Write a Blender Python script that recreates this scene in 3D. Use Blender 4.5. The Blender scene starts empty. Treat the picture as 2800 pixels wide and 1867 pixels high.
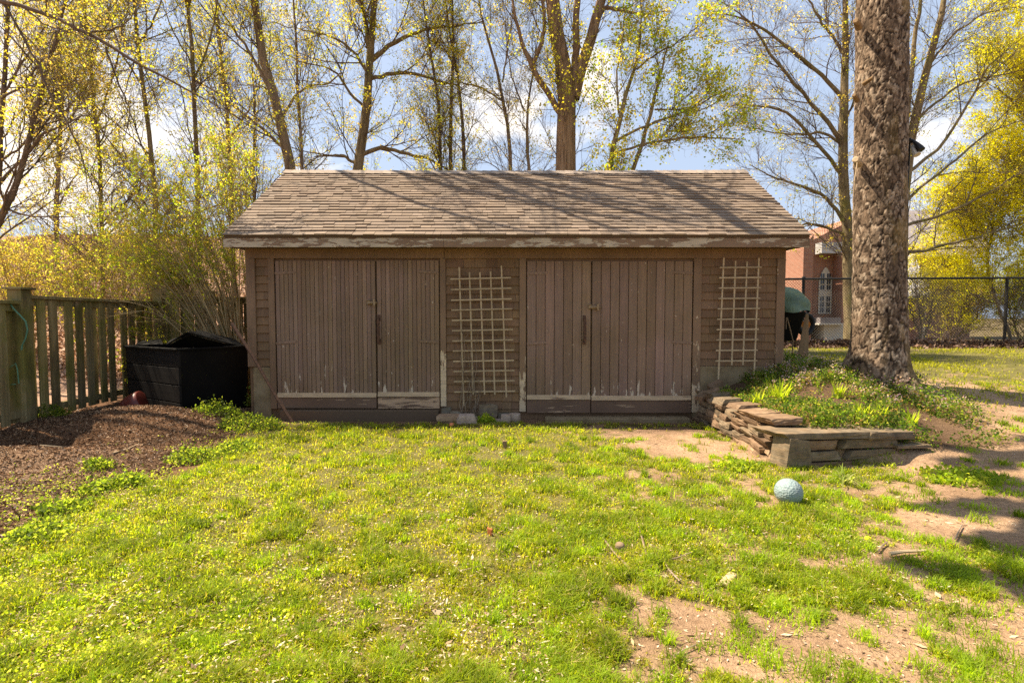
import bpy, math, random
import numpy as np
from mathutils import Vector, Matrix
S = bpy.context.scene
COL = S.collection
RNG = np.random.default_rng(7)
random.seed(7)
R = math.radians

# ------------------------------------------------------------------ camera model (photo pixels -> world at a given depth)
EYE = 1.45
TH = math.atan(66.5 / 1400.0)
CT, ST = math.cos(TH), math.sin(TH)

def W(px, py, d):
    u = (px - 1400.0) / 1400.0
    v = (933.5 - py) / 1400.0
    yy = CT + ST * v
    zz = -ST + CT * v
    return Vector((u * d / yy, d, EYE + zz * d / yy))

cam = bpy.data.cameras.new("camera")
cam.lens = 18.0
cam.sensor_width = 36.0
cam.sensor_fit = 'HORIZONTAL'
cam.clip_start = 0.05
cam.clip_end = 2000
camo = bpy.data.objects.new("camera", cam)
camo.location = (0, 0, EYE)
camo.rotation_euler = (math.pi / 2 - TH, 0, 0)
COL.objects.link(camo)
S.camera = camo

# ------------------------------------------------------------------ helpers: noise
def _hash(ix, iy, seed):
    h = (ix.astype(np.int64) * 374761393 + iy.astype(np.int64) * 668265263 + seed * 974634777) & 0x7fffffff
    h = ((h ^ (h >> 13)) * 1274126177) & 0x7fffffff
    return ((h ^ (h >> 16)) & 0xffff) / 65535.0

def vnoise(x, y, seed=0):
    x = np.asarray(x, float); y = np.asarray(y, float)
    ix = np.floor(x); iy = np.floor(y)
    fx = x - ix; fy = y - iy
    fx = fx * fx * (3 - 2 * fx); fy = fy * fy * (3 - 2 * fy)
    a = _hash(ix, iy, seed); b = _hash(ix + 1, iy, seed)
    c = _hash(ix, iy + 1, seed); e = _hash(ix + 1, iy + 1, seed)
    return (a * (1 - fx) + b * fx) * (1 - fy) + (c * (1 - fx) + e * fx) * fy

def fbm(x, y, seed=0, o=4):
    s = 0; a = 0.5; t = 0
    for i in range(o):
        s = s + a * vnoise(np.asarray(x) * 2 ** i, np.asarray(y) * 2 ** i, seed + i * 17)
        t += a; a *= 0.5
    return s / t

def ss(a, b, x):
    t = np.clip((np.asarray(x, float) - a) / (b - a), 0, 1)
    return t * t * (3 - 2 * t)

# ------------------------------------------------------------------ ground height
def height(x, y):
    x = np.asarray(x, float); y = np.asarray(y, float)
    lower = 0.16 * ss(2.6, 6.5, x) * ss(1.0, 5.0, y) + 0.0 * x
    upper = 0.30 + (0.30 * ss(4.9, 6.6, y) + 0.10 * ss(6.0, 7.6, y) * (1 - ss(4.0, 5.4, x))) * (0.12 + 0.88 * ss(2.75, 4.0, x)) + 0.10 * ss(8, 12, y)
    upper = upper * (1 - 0.25 * ss(5.0, 9.0, x) * (1 - ss(7.0, 11, y)))
    w = ss(3.55, 5.2, x)
    y0 = 4.93 - 1.0 * w; y1 = 5.06 + 2.0 * w
    m = ss(2.70, 2.82, x) * np.clip((y - y0) / (y1 - y0), 0, 1)
    z = lower + (upper - lower) * m
    # far side of the chain-link fence falls back down
    z = z * (1 - ss(13.3, 22, y))
    # compost mound and the pit in front of it, left
    z = z + 0.20 * np.exp(-(((x + 4.9) / 1.1) ** 2 + ((y - 6.75) / 0.55) ** 2))
    z = z + 0.10 * np.exp(-(((x + 5.6) / 1.3) ** 2 + ((y - 5.05) / 0.35) ** 2))
    z = z - 0.16 * np.exp(-(((x + 5.3) / 0.75) ** 2 + ((y - 5.85) / 0.32) ** 2))
    z = z + 0.05 * ss(-3.2, -5.0, x)
    # wooded bank behind the left fence
    z = z + 3.9 * ss(11.0, 24.0, y) * ss(-2.5, -9.0, x) + 1.2 * ss(-7.5, -14, x) * ss(3, 12, y)
    # unevenness
    z = z + 0.045 * (fbm(x * 0.9, y * 0.9, 3) - 0.5) * ss(60, 20, np.abs(x) + np.abs(y))
    rough = 0.012 + 0.05 * ss(-3.0, -3.6, x) * ss(8, 6, y)
    z = z + rough * (fbm(x * 7, y * 7, 9, 3) - 0.5)
    z = z - 0.05 * ss(6.9, 7.2, y) * ss(-4.0, -3.6, x) * ss(2.75, 2.6, x) * ss(11.5, 11, y)
    return z

def hz(x, y):
    return float(height(np.array([x]), np.array([y]))[0])

# ------------------------------------------------------------------ helpers: objects
def tag(o, label=None, cat=None, group=None, kind=None):
    if label: o['label'] = label
    if cat: o['category'] = cat
    if group: o['group'] = group
    if kind: o['kind'] = kind
    return o

def empty(name, loc, label, cat, group=None):
    o = bpy.data.objects.new(name, None)
    o.empty_display_size = 0.2
    COL.objects.link(o)
    o.location = loc
    return tag(o, label, cat, group)

def link(name, me, mat, parent=None, local=False):
    o = bpy.data.objects.new(name, me)
    if mat is not None:
        me.materials.append(mat)
    COL.objects.link(o)
    if parent is not None:
        o.parent = parent
        if not local:
            w = Vector((0, 0, 0)); p = parent
            while p is not None:
                w += p.location; p = p.parent
            o.location = -w
    return o

def np_mesh(name, V, F, col=None, smooth=False):
    V = np.ascontiguousarray(V, dtype=np.float32).reshape(-1, 3)
    F = np.ascontiguousarray(F, dtype=np.int32)
    k = F.shape[1]; n = F.shape[0]
    me = bpy.data.meshes.new(name)
    me.vertices.add(len(V)); me.vertices.foreach_set("co", V.ravel())
    me.loops.add(n * k); me.loops.foreach_set("vertex_index", F.ravel())
    me.polygons.add(n)
    me.polygons.foreach_set("loop_start", np.arange(0, n * k, k, dtype=np.int32))
    if smooth:
        me.polygons.foreach_set("use_smooth", np.ones(n, dtype=bool))
    me.update(calc_edges=True)
    if col is not None:
        c = np.ones((len(V), 4), dtype=np.float32)
        c[:, :3] = np.asarray(col, dtype=np.float32).reshape(-1, 3)
        a = me.color_attributes.new("Col", 'FLOAT_COLOR', 'POINT')
        a.data.foreach_set("color", c.ravel())
    return me

class MB:
    """collects boxes / bars / tubes into one mesh; every shape may carry a tint"""
    def __init__(self):
        self.v = []; self.f = []; self.c = []
    def add(self, vs, fs, col=(1, 1, 1)):
        o = len(self.v)
        self.v += [tuple(p) for p in vs]
        self.f += [tuple(i + o for i in q) for q in fs]
        self.c += [col] * len(vs)
        return self
    def box(self, a, b, col=(1, 1, 1), M=None):
        x0, y0, z0 = a; x1, y1, z1 = b
        vs = [Vector(p) for p in ((x0, y0, z0), (x1, y0, z0), (x1, y1, z0), (x0, y1, z0), (x0, y0, z1), (x1, y0, z1), (x1, y1, z1), (x0, y1, z1))]
        if M is not None: vs = [M @ p for p in vs]
        return self.add(vs, [(3, 2, 1, 0), (4, 5, 6, 7), (0, 1, 5, 4), (1, 2, 6, 5), (2, 3, 7, 6), (3, 0, 4, 7)], col)
    def hexa(self, p, col=(1, 1, 1)):
        return self.add(p, [(3, 2, 1, 0), (4, 5, 6, 7), (0, 1, 5, 4), (1, 2, 6, 5), (2, 3, 7, 6), (3, 0, 4, 7)], col)
    def bar(self, p, q, w, t, up=(0, 0, 1), col=(1, 1, 1)):
        p = Vector(p); q = Vector(q); d = (q - p).normalized(); u = Vector(up)
        s = d.cross(u)
        if s.length < 1e-4: s = d.cross(Vector((1, 0, 0)))
        s.normalize(); u = s.cross(d)
        s = s * w / 2; u = u * t / 2
        return self.hexa([p - s - u, p + s - u, p + s + u, p - s + u, q - s - u, q + s - u, q + s + u, q - s + u], col)
    def tube(self, pts, rads, sides=8, col=(1, 1, 1), cap=True):
        pts = [Vector(p) for p in pts]; n = len(pts)
        if not hasattr(rads, '__len__'): rads = [rads] * n
        vs = []; fs = []
        ref = None
        for i, p in enumerate(pts):
            t = (pts[min(i + 1, n - 1)] - pts[max(i - 1, 0)]).normalized()
            if ref is None:
                ref = t.orthogonal().normalized()
            a = (ref - t * ref.dot(t)).normalized(); ref = a
            b = t.cross(a)
            for k in range(sides):
                an = 2 * math.pi * k / sides
                vs.append(p + (a * math.cos(an) + b * math.sin(an)) * rads[i])
        for i in range(n - 1):
            for k in range(sides):
                k2 = (k + 1) % sides
                fs.append((i * sides + k, i * sides + k2, (i + 1) * sides + k2, (i + 1) * sides + k))
        if cap:
            fs.append(tuple(range(sides))[::-1]); fs.append(tuple((n - 1) * sides + k for k in range(sides)))
        return self.add(vs, fs, col)
    def build(self, name, mat, parent=None, smooth=False, bevel=0, local=False):
        me = bpy.data.meshes.new(name)
        me.from_pydata(self.v, [], self.f)
        if smooth:
            me.polygons.foreach_set("use_smooth", np.ones(len(me.polygons), dtype=bool))
        c = np.ones((len(self.v), 4), dtype=np.float32); c[:, :3] = np.array(self.c, dtype=np.float32)
        a = me.color_attributes.new("Col", 'FLOAT_COLOR', 'POINT'); a.data.foreach_set("color", c.ravel())
        o = link(name, me, mat, parent, local)
        if bevel:
            m = o.modifiers.new("bevel", 'BEVEL'); m.width = bevel; m.segments = 2; m.limit_method = 'ANGLE'; m.angle_limit = R(40)
        return o

# ------------------------------------------------------------------ helpers: materials
class NT:
    def __init__(self, name):
        self.m = bpy.data.materials.new(name); self.m.use_nodes = True
        self.t = self.m.node_tree; self.n = self.t.nodes; self.n.clear()
        self.out = self.n.new('ShaderNodeOutputMaterial')
    def node(self, ty, **kw):
        nd = self.n.new(ty)
        for k, v in kw.items():
            if k.startswith('_'): setattr(nd, k[1:], v)
            else:
                key = k.replace('_', ' ')
                sock = nd.inputs.get(key) or nd.inputs.get(k)
                if isinstance(v, bpy.types.NodeSocket): self.t.links.new(v, sock)
                else: sock.default_value = v
        return nd
    def lk(self, a, b): self.t.links.new(a, b)
    def coord(self, scale=(1, 1, 1), which='Object', loc=(0, 0, 0)):
        c = self.node('ShaderNodeTexCoord'); m = self.node('ShaderNodeMapping')
        self.lk(c.outputs[which], m.inputs['Vector'])
        m.inputs['Scale'].default_value = scale; m.inputs['Location'].default_value = loc
        return m.outputs[0]
    def noise(self, vec, scale, detail=4, rough=0.55, dist=0):
        n = self.node('ShaderNodeTexNoise', Scale=scale, Detail=detail, Roughness=rough, Distortion=dist)
        self.lk(vec, n.inputs['Vector'])
        return n.outputs['Fac']
    def ramp(self, fac, stops):
        r = self.node('ShaderNodeValToRGB'); self.lk(fac, r.inputs[0])
        e = r.color_ramp.elements
        while len(e) < len(stops): e.new(0.5)
        for i, (p, c) in enumerate(stops):
            e[i].position = p
            e[i].color = (c, c, c, 1) if not hasattr(c, '__len__') else (c[0], c[1], c[2], 1)
        return r.outputs[0]
    def mix(self, fac, a, b, blend='MIX'):
        m = self.node('ShaderNodeMix', _data_type='RGBA', _blend_type=blend)
        for v, i in ((fac, 0), (a, 6), (b, 7)):
            if isinstance(v, bpy.types.NodeSocket): self.lk(v, m.inputs[i])
            else: m.inputs[i].default_value = v if i == 0 else (v[0], v[1], v[2], 1)
        return m.outputs[2]
    def math(self, op, a, b=0.0, c=None, clamp=False):
        m = self.node('ShaderNodeMath', _operation=op, _use_clamp=clamp)
        for i, v in enumerate((a, b, c)):
            if v is None: continue
            if isinstance(v, bpy.types.NodeSocket): self.lk(v, m.inputs[i])
            else: m.inputs[i].default_value = v
        return m.outputs[0]
    def attr(self, name='Col'):
        return self.node('ShaderNodeAttribute', _attribute_name=name).outputs['Color']
    def bump(self, h, strength=0.3, dist=0.01):
        b = self.node('ShaderNodeBump', Strength=strength, Distance=dist)
        self.lk(h, b.inputs['Height'])
        return b.outputs[0]
    def finish(self, color, rough=0.8, normal=None, spec=0.25, transl=0.0, tcol=None, metal=0.0, coat=0.0):
        p = self.node('ShaderNodeBsdfPrincipled')
        for v, k in ((color, 'Base Color'), (rough, 'Roughness')):
            if isinstance(v, bpy.types.NodeSocket): self.lk(v, p.inputs[k])
            else: p.inputs[k].default_value = v if k == 'Roughness' else (v[0], v[1], v[2], 1)
        p.inputs['Specular IOR Level'].default_value = spec
        p.inputs['Metallic'].default_value = metal
        if normal is not None: self.lk(normal, p.inputs['Normal'])
        sh = p.outputs[0]
        if transl > 0:
            t = self.node('ShaderNodeBsdfTranslucent')
            tc = tcol if tcol is not None else color
            if isinstance(tc, bpy.types.NodeSocket): self.lk(tc, t.inputs['Color'])
            else: t.inputs['Color'].default_value = (tc[0], tc[1], tc[2], 1)
            mx = self.node('ShaderNodeMixShader'); mx.inputs[0].default_value = transl
            self.lk(sh, mx.inputs[1]); self.lk(t.outputs[0], mx.inputs[2]); sh = mx.outputs[0]
        self.lk(sh, self.out.inputs[0])
        return self.m

def mat_leaf(name, transl=0.55, gain=1.0, tgain=(1.5, 1.45, 0.8)):
    n = NT(name)
    a = n.attr()
    v = n.noise(n.coord((1, 1, 1)), 3.0, 2)
    c = n.mix(1.0, a, n.ramp(v, [(0.3, 0.8 * gain), (0.7, 1.2 * gain)]), 'MULTIPLY')
    t = n.mix(1.0, c, tgain, 'MULTIPLY')
    return n.finish(c, 0.55, spec=0.2, transl=transl, tcol=t)

def mat_bark(name, c0, c1, c2, scale=(14, 14, 2.2), bumpd=0.02, moss=None):
    n = NT(name)
    v = n.coord(scale)
    f = n.noise(v, 1.0, 6, 0.65, 0.4)
    c = n.ramp(f, [(0.30, c0), (0.5, c1), (0.72, c2)])
    if moss is not None:
        g = n.noise(n.coord((1, 1, 1)), 1.6, 4)
        c = n.mix(n.ramp(g, [(0.5, 0.0), (0.68, 0.75)]), c, moss)
    return n.finish(c, 0.9, n.bump(f, 0.8, bumpd), spec=0.1)

def mat_paint(name, base, worn=(0.42, 0.36, 0.28), lo=(0.75, 0.72, 0.70), peel=0.0, scale=(1, 1, 1), rough=0.75, grain=True, pscale=(5, 5, 5), weather=True):
    """weathered paint: slow tone drift, fine dirt, optional peeled flakes"""
    n = NT(name)
    v = n.coord(scale)
    a = n.attr()
    drift = n.noise(v, 1.3, 5, 0.6)
    c = n.mix(1.0, base, n.ramp(drift, [(0.3, lo), (0.7, (1.18, 1.15, 1.12))]), 'MULTIPLY')
    c = n.mix(1.0, c, a, 'MULTIPLY')
    g = n.noise(n.coord((30, 30, 1.5)), 1.5, 4, 0.7)
    if grain:
        c = n.mix(1.0, c, n.ramp(g, [(0.25, 0.78), (0.75, 1.15)]), 'MULTIPLY')
    h = g
    if weather:
        sp = n.noise(n.coord((1, 1, 1)), 45.0, 2, 0.5)
        c = n.mix(n.ramp(sp, [(0.73, 0.0), (0.77, 0.55)]), c, worn)
    if peel > 0:
        pn = n.noise(n.coord(pscale), 1.0, 7, 0.62, 0.3)
        k = n.ramp(pn, [(0.60 - 0.2 * peel, 0.0), (0.615 - 0.2 * peel, 1.0)])
        wc = n.mix(n.noise(n.coord((6, 6, 60)), 1.0, 4), worn, (worn[0] * 0.62, worn[1] * 0.6, worn[2] * 0.58))
        c = n.mix(k, c, wc)
        h = n.math('SUBTRACT', n.math('MULTIPLY', g, 0.4), k)
    return n.finish(c, rough, n.bump(h, 0.35, 0.006), spec=0.25)
# ------------------------------------------------------------------ render, sky and sun
S.view_settings.view_transform = 'Standard'
S.view_settings.look = 'None'
S.view_settings.exposure = 1.36
try:
    S.view_settings.use_white_balance = True
    S.view_settings.white_balance_temperature = 7200
    S.view_settings.white_balance_tint = 10
except Exception:
    pass
S.view_settings.gamma = 1.0
S.cycles.max_bounces = 7
S.cycles.diffuse_bounces = 3
S.cycles.glossy_bounces = 2
S.cycles.transmission_bounces = 4
S.cycles.transparent_max_bounces = 4
S.cycles.use_denoising = False
S.cycles.sample_clamp_indirect = 6.0

SUN = Vector((-0.61, 0.19, 1.0)).normalized()
el = math.asin(SUN.z)
az = math.atan2(SUN.x, SUN.y)          # clockwise from +Y
sl = bpy.data.lights.new("sun", 'SUN')
sl.energy = 5.0; sl.angle = R(0.53); sl.color = (1.0, 0.90, 0.76)
so = bpy.data.objects.new("sun", sl)
so.rotation_euler = (-SUN).to_track_quat('-Z', 'Y').to_euler()
so.location = (-20, 10, 30)
COL.objects.link(so)

wd = bpy.data.worlds.new("World"); S.world = wd; wd.use_nodes = True
t = wd.node_tree; t.nodes.clear()
wo = t.nodes.new('ShaderNodeOutputWorld'); bg = t.nodes.new('ShaderNodeBackground')
sky = t.nodes.new('ShaderNodeTexSky'); sky.sky_type = 'NISHITA'; sky.sun_disc = False
sky.sun_elevation = el; sky.sun_rotation = az
sky.air_density = 1.0; sky.dust_density = 2.6; sky.ozone_density = 1.2
bg.inputs[1].default_value = 0.062
tc = t.nodes.new('ShaderNodeTexCoord')
mp = t.nodes.new('ShaderNodeMapping'); mp.inputs['Scale'].default_value = (1.0, 1.0, 1.9)
t.links.new(tc.outputs['Generated'], mp.inputs[0])
nz = t.nodes.new('ShaderNodeTexNoise'); nz.inputs['Scale'].default_value = 5.5; nz.inputs['Detail'].default_value = 7; nz.inputs['Roughness'].default_value = 0.55
t.links.new(mp.outputs[0], nz.inputs[0])
def wmath(op, a, b, clamp=False):
    m = t.nodes.new('ShaderNodeMath'); m.operation = op; m.use_clamp = clamp
    for i, v in enumerate((a, b)):
        if isinstance(v, bpy.types.NodeSocket): t.links.new(v, m.inputs[i])
        else: m.inputs[i].default_value = v
    return m.outputs[0]
acc = nz.outputs['Fac']
for (px, py, w, amp) in ((150, 320, 0.13, 0.40), (640, 440, 0.10, 0.34), (1440, 300, 0.060, 0.34), (1640, 225, 0.055, 0.34), (1280, 320, 0.06, 0.28), (2200, 660, 0.1, 0.2), (2520, 420, 0.1, 0.16), (-300, 250, 0.2, 0.3)):
    d = (W(px, py, 10) - Vector((0, 0, EYE))).normalized()
    vd = t.nodes.new('ShaderNodeVectorMath'); vd.operation = 'DISTANCE'
    nv = t.nodes.new('ShaderNodeVectorMath'); nv.operation = 'NORMALIZE'
    t.links.new(tc.outputs['Generated'], nv.inputs[0])
    t.links.new(nv.outputs[0], vd.inputs[0]); vd.inputs[1].default_value = d
    k = wmath('MULTIPLY', wmath('SUBTRACT', 1.0, wmath('DIVIDE', vd.outputs['Value'], w * 1.5), True), amp)
    acc = wmath('ADD', acc, k)
rp = t.nodes.new('ShaderNodeValToRGB'); t.links.new(acc, rp.inputs[0])
rp.color_ramp.elements[0].position = 0.62; rp.color_ramp.elements[0].color = (0, 0, 0, 1)
rp.color_ramp.elements[1].position = 0.80; rp.color_ramp.elements[1].color = (1, 1, 1, 1)
# thin high veil of cirrus over the clear sky, then the cumulus
vl = t.nodes.new('ShaderNodeMix'); vl.data_type = 'RGBA'; vl.inputs[0].default_value = 0.62
t.links.new(sky.outputs[0], vl.inputs[6]); vl.inputs[7].default_value = (4.4, 5.7, 8.2, 1)
mx = t.nodes.new('ShaderNodeMix'); mx.data_type = 'RGBA'
t.links.new(rp.outputs[0], mx.inputs[0]); t.links.new(vl.outputs[2], mx.inputs[6]); mx.inputs[7].default_value = (9.5, 9.2, 9.0, 1)
t.links.new(mx.outputs[2], bg.inputs[0]); t.links.new(bg.outputs[0], wo.inputs[0])

# ------------------------------------------------------------------ ground sheet
def axis(lo, hi, step, far):
    core = np.arange(lo, hi + 1e-6, step)
    g = [0]; s = step
    while g[-1] < far: s *= 1.22; g.append(g[-1] + s)
    g = np.array(g[1:])
    return np.concatenate([(lo - g)[::-1], core, hi + g])
gx = axis(-8.0, 8.5, 0.055, 420); gy = axis(0.8, 13.2, 0.055, 420)
GX, GY = np.meshgrid(gx, gy)
GZ = height(GX, GY)
nx, ny = len(gx), len(gy)
idx = np.arange(nx * ny).reshape(ny, nx)
GF = np.stack([idx[:-1, :-1], idx[:-1, 1:], idx[1:, 1:], idx[1:, :-1]], -1).reshape(-1, 4)

def edge_noise(x, y): return fbm(np.asarray(x) * 1.3, np.asarray(y) * 1.3, 41, 4) - 0.5

def mulch_mask(x, y):
    lim = -3.25 - 0.25 * ss(4.2, 6.8, y) + 0.9 * edge_noise(x, y)
    return ss(0.12, -0.12, np.asarray(x) - lim) * ss(2.2, 3.2, np.asarray(y) + 1.2 * edge_noise(y, x)) * ss(10.5, 9.0, y)

def bed_mask(x, y):
    return ss(2.62, 2.78, x) * ss(4.95, 5.1, y) * ss(5.6, 4.6, np.asarray(x) + 0.9 * edge_noise(x, y)) * ss(8.6, 7.8, y)

BARE = ((1.95, 6.35, 1.0, 0.72, 1.15), (1.5, 5.6, 0.7, 0.35, 0.55), (2.2, 5.35, 0.6, 0.45, 0.9), (1.12, 2.18, 0.55, 0.30, 1.3), (0.85, 2.5, 0.3, 0.2, 0.5),
        (3.6, 3.6, 0.8, 0.6, 0.75), (4.6, 4.4, 1.1, 0.9, 0.9), (5.0, 5.6, 1.2, 0.8, 0.8), (2.7, 2.35, 0.5, 0.4, 0.6), (0.5, 3.1, 0.35, 0.16, 0.45),
        (1.9, 3.0, 0.35, 0.2, 0.4), (3.4, 2.7, 0.5, 0.4, 0.6), (1.0, 4.6, 0.6, 0.25, 0.35), (-0.05, 3.05, 0.3, 0.1, 0.3), (2.2, 2.1, 0.5, 0.3, 0.5), (4.5, 3.1, 0.8, 0.5, 0.5), (6.2, 6.5, 1.0, 0.8, 0.6))
def grass_cover(x, y):
    x = np.asarray(x, float); y = np.asarray(y, float)
    b = 1.0 + 0 * x
    for (cx, cy, sx, sy, a) in BARE:
        b = b - a * np.exp(-(((x - cx) / sx) ** 2 + ((y - cy) / sy) ** 2))
    b = b - 0.50 * ss(-0.2, 2.0, x) * ss(5.8, 4.6, y) + .12 + .22 * ss(1.0, -.6, x)
    b = b - 0.34 * ss(2.8, 4.2, x) * ss(9.5, 8.0, y)
    b = b - 0.35 * ss(9.4, 12.4, y) * ss(4.0, 5.0, x)
    n = fbm(x * 1.7, y * 1.7, 5, 4) - 0.5
    n2 = fbm(x * 6.0, y * 6.0, 15, 3) - 0.5
    n3 = fbm(x * 15.0, y * 15.0, 25, 2) - 0.5
    b = b + 0.8 * n + 1.1 * n2 + 1.0 * n3
    g = ss(0.22, 0.62, b)
    g = g * (1 - mulch_mask(x, y)) * (1 - 0.97 * bed_mask(x, y))
    # worn strip at the foot of the doors; nothing under the shed
    g = g * ss(7.15, 6.75, np.where(np.abs(x) < 3.9, y + 0.25 * edge_noise(x * 2, y * 2), 0.0))
    return g

cover = grass_cover(GX, GY); mul = mulch_mask(GX, GY); bed = bed_mask(GX, GY)
n1 = fbm(GX * 2.2, GY * 2.2, 61, 4); n2 = fbm(GX * 9, GY * 9, 62, 3)
soil = np.stack([0.35 + 0.24 * (n1 - .5) + .10 * (n2 - .5), 0.228 + 0.17 * (n1 - .5) + .07 * (n2 - .5), 0.140 + 0.11 * (n1 - .5) + .05 * (n2 - .5)], -1)
thatch = np.stack([0.15 + 0.16 * (n2 - .5), 0.135 + 0.13 * (n2 - .5), 0.045 + 0.05 * (n2 - .5)], -1)
mulc = np.stack([0.115 + 0.17 * (n1 - .5) + .08 * (n2 - .5), 0.062 + 0.09 * (n1 - .5) + .05 * (n2 - .5), 0.034 + 0.05 * (n1 - .5) + .03 * (n2 - .5)], -1)
mulc = np.clip(mulc, 0.012, 1)
pathd = (ss(-3.2, -4.2, GX) * ss(6.0, 4.6, GY))[..., None]
mulc = mulc * (1 - pathd) + np.stack([0.21 + 0.2 * (n1 - .5), 0.135 + 0.13 * (n1 - .5), 0.085 + 0.08 * (n1 - .5)], -1) * pathd
gcol = soil * (1 - cover[..., None]) + thatch * cover[..., None]
eave_shade = (ss(6.1, 6.9, GY) * ss(4.0, 3.4, np.abs(GX)))[..., None]  # shadow of the eave painted as a darker ground strip before the shed
gcol = gcol * (1 - eave_shade) + gcol * np.array([0.55, 0.5, 0.48]) * eave_shade
gcol = gcol * (1 - mul[..., None]) + mulc * mul[..., None]
gcol = gcol * (1 - bed[..., None]) + np.array([0.11, 0.068, 0.04]) * bed[..., None]
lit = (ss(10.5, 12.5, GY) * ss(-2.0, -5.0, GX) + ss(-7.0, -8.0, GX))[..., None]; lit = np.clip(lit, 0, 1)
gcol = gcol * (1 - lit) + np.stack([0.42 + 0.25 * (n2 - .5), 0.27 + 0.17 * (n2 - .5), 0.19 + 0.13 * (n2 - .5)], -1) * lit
far = ss(13.2, 15.0, GY)[..., None] * ss(3.0, 4.5, GX)[..., None]
gcol = gcol * (1 - far) + np.array([0.13, 0.10, 0.05]) * far
n = NT("ground_soil")
c = n.attr()
v = n.coord((1, 1, 1))
f1 = n.noise(v, 28, 6, 0.7); f2 = n.noise(v, 140, 3, 0.6)
c = n.mix(1.0, c, n.ramp(f1, [(0.28, (0.62, 0.58, 0.55)), (0.55, (1.0, 1.0, 1.0)), (0.8, (1.4, 1.4, 1.38))]), 'MULTIPLY')
c = n.mix(1.0, c, n.ramp(f2, [(0.3, 0.78), (0.7, 1.22)]), 'MULTIPLY')
ground_m = n.finish(c, 0.95, n.bump(n.math('ADD', f1, n.math('MULTIPLY', f2, 0.5)), 0.8, 0.03), spec=0.1)
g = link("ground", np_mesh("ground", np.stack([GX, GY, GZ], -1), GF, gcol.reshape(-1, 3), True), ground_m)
tag(g, kind='structure')

# ------------------------------------------------------------------ the shed
D = 7.45
def WX(px): return W(px, 850, D).x
def WZ(py): return W(1400, py, D).z
paint_door = mat_paint("brown_door_paint", (0.235, 0.150, 0.118), worn=(0.52, 0.42, 0.31), peel=0.0)
def mat_door():
    n = NT("weathered_door_paint")
    a = n.attr(); v = n.coord((1, 1, 1))
    c = n.mix(1.0, (0.240, 0.150, 0.106), a, 'MULTIPLY')
    dr = n.noise(v, 1.1, 5, 0.6)
    c = n.mix(n.ramp(dr, [(0.38, 0.0), (0.62, 0.8)]), c, n.mix(1.0, a, (0.185, 0.118, 0.068), 'MULTIPLY'))
    g = n.noise(n.coord((45, 45, 1.3)), 1.0, 5, 0.7)
    c = n.mix(1.0, c, n.ramp(g, [(0.25, 0.72), (0.75, 1.2)]), 'MULTIPLY')
    sx = n.node('ShaderNodeSeparateXYZ'); n.lk(v, sx.inputs[0])
    up = n.node('ShaderNodeMapRange'); n.lk(sx.outputs[2], up.inputs[0])
    up.inputs[1].default_value = 0.22; up.inputs[2].default_value = 0.75; up.inputs[3].default_value = 0.17; up.inputs[4].default_value = 0.0
    pn = n.math('ADD', n.noise(n.coord((16, 16, 3.2)), 1.0, 5, 0.6, 0.4), up.outputs[0])
    pn2 = n.noise(n.coord((1, 1, 0.6)), 22, 2, 0.4)
    k = n.math('MAXIMUM', n.ramp(pn, [(0.715, 0.0), (0.725, 1.0)]), n.ramp(pn2, [(0.74, 0.0), (0.76, 0.6)]))
    c = n.mix(k, c, (0.50, 0.40, 0.30))
    return n.finish(c, 0.7, n.bump(n.math('SUBTRACT', n.math('MULTIPLY', g, 0.5), k), 0.35, 0.005), spec=0.3)
paint_door = mat_door()
paint_side = mat_paint("brown_shingle_paint", (0.185, 0.112, 0.062), worn=(0.5, 0.4, 0.28))
paint_trim = mat_paint("brown_trim_paint", (0.205, 0.128, 0.078), worn=(0.5, 0.4, 0.28))
def mat_peel(name, base, worn, thr, pscale, zr=None, amt=0.2):
    n = NT(name)
    a = n.attr(); v = n.coord((1, 1, 1))
    c = n.mix(1.0, base, n.ramp(n.noise(v, 1.7, 4), [(0.3, 0.8), (0.7, 1.15)]), 'MULTIPLY')
    c = n.mix(1.0, c, a, 'MULTIPLY')
    pn = n.noise(n.coord(pscale), 1.0, 8, 0.66, 0.25)
    if zr:
        sx = n.node('ShaderNodeSeparateXYZ'); n.lk(v, sx.inputs[0])
        up = n.node('ShaderNodeMapRange'); n.lk(sx.outputs[zr[2]], up.inputs[0])
        up.inputs[1].default_value = zr[0]; up.inputs[2].default_value = zr[1]; up.inputs[3].default_value = amt; up.inputs[4].default_value = 0.0
        pn = n.math('ADD', pn, up.outputs[0])
    k = n.ramp(pn, [(thr, 0.0), (thr + 0.012, 1.0)])
    st = n.noise(n.coord((5, 5, 40)), 1.0, 5, 0.7)
    wc = n.mix(n.ramp(st, [(0.35, 0.0), (0.7, 1.0)]), worn, tuple(x * 0.62 for x in worn))
    c = n.mix(k, c, wc)
    return n.finish(c, 0.75, n.bump(n.math('SUBTRACT', n.math('MULTIPLY', st, 0.3), k), 0.5, 0.006), spec=0.2)
fascia_m = mat_peel("peeling_fascia_paint", (0.215, 0.138, 0.088), (0.50, 0.41, 0.30), 0.505, (3.0, 3.0, 12))
kick_m = mat_peel("worn_kick_board", (0.150, 0.092, 0.062), (0.42, 0.28, 0.18), 0.60, (2.0, 2.0, 22))
kick2_m = mat_peel("badly_worn_kick_board", (0.150, 0.092, 0.062), (0.50, 0.33, 0.21), 0.47, (2.0, 2.0, 16))
rail_m = mat_peel("bare_drip_rail", (0.19, 0.115, 0.08), (0.52, 0.37, 0.23), 0.36, (2.5, 2.5, 26))
post_m = mat_peel("peeling_post_paint", (0.205, 0.128, 0.078), (0.62, 0.47, 0.31), 0.62, (9, 9, 3.0), (0.0, 1.35, 2), 0.20)
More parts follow.
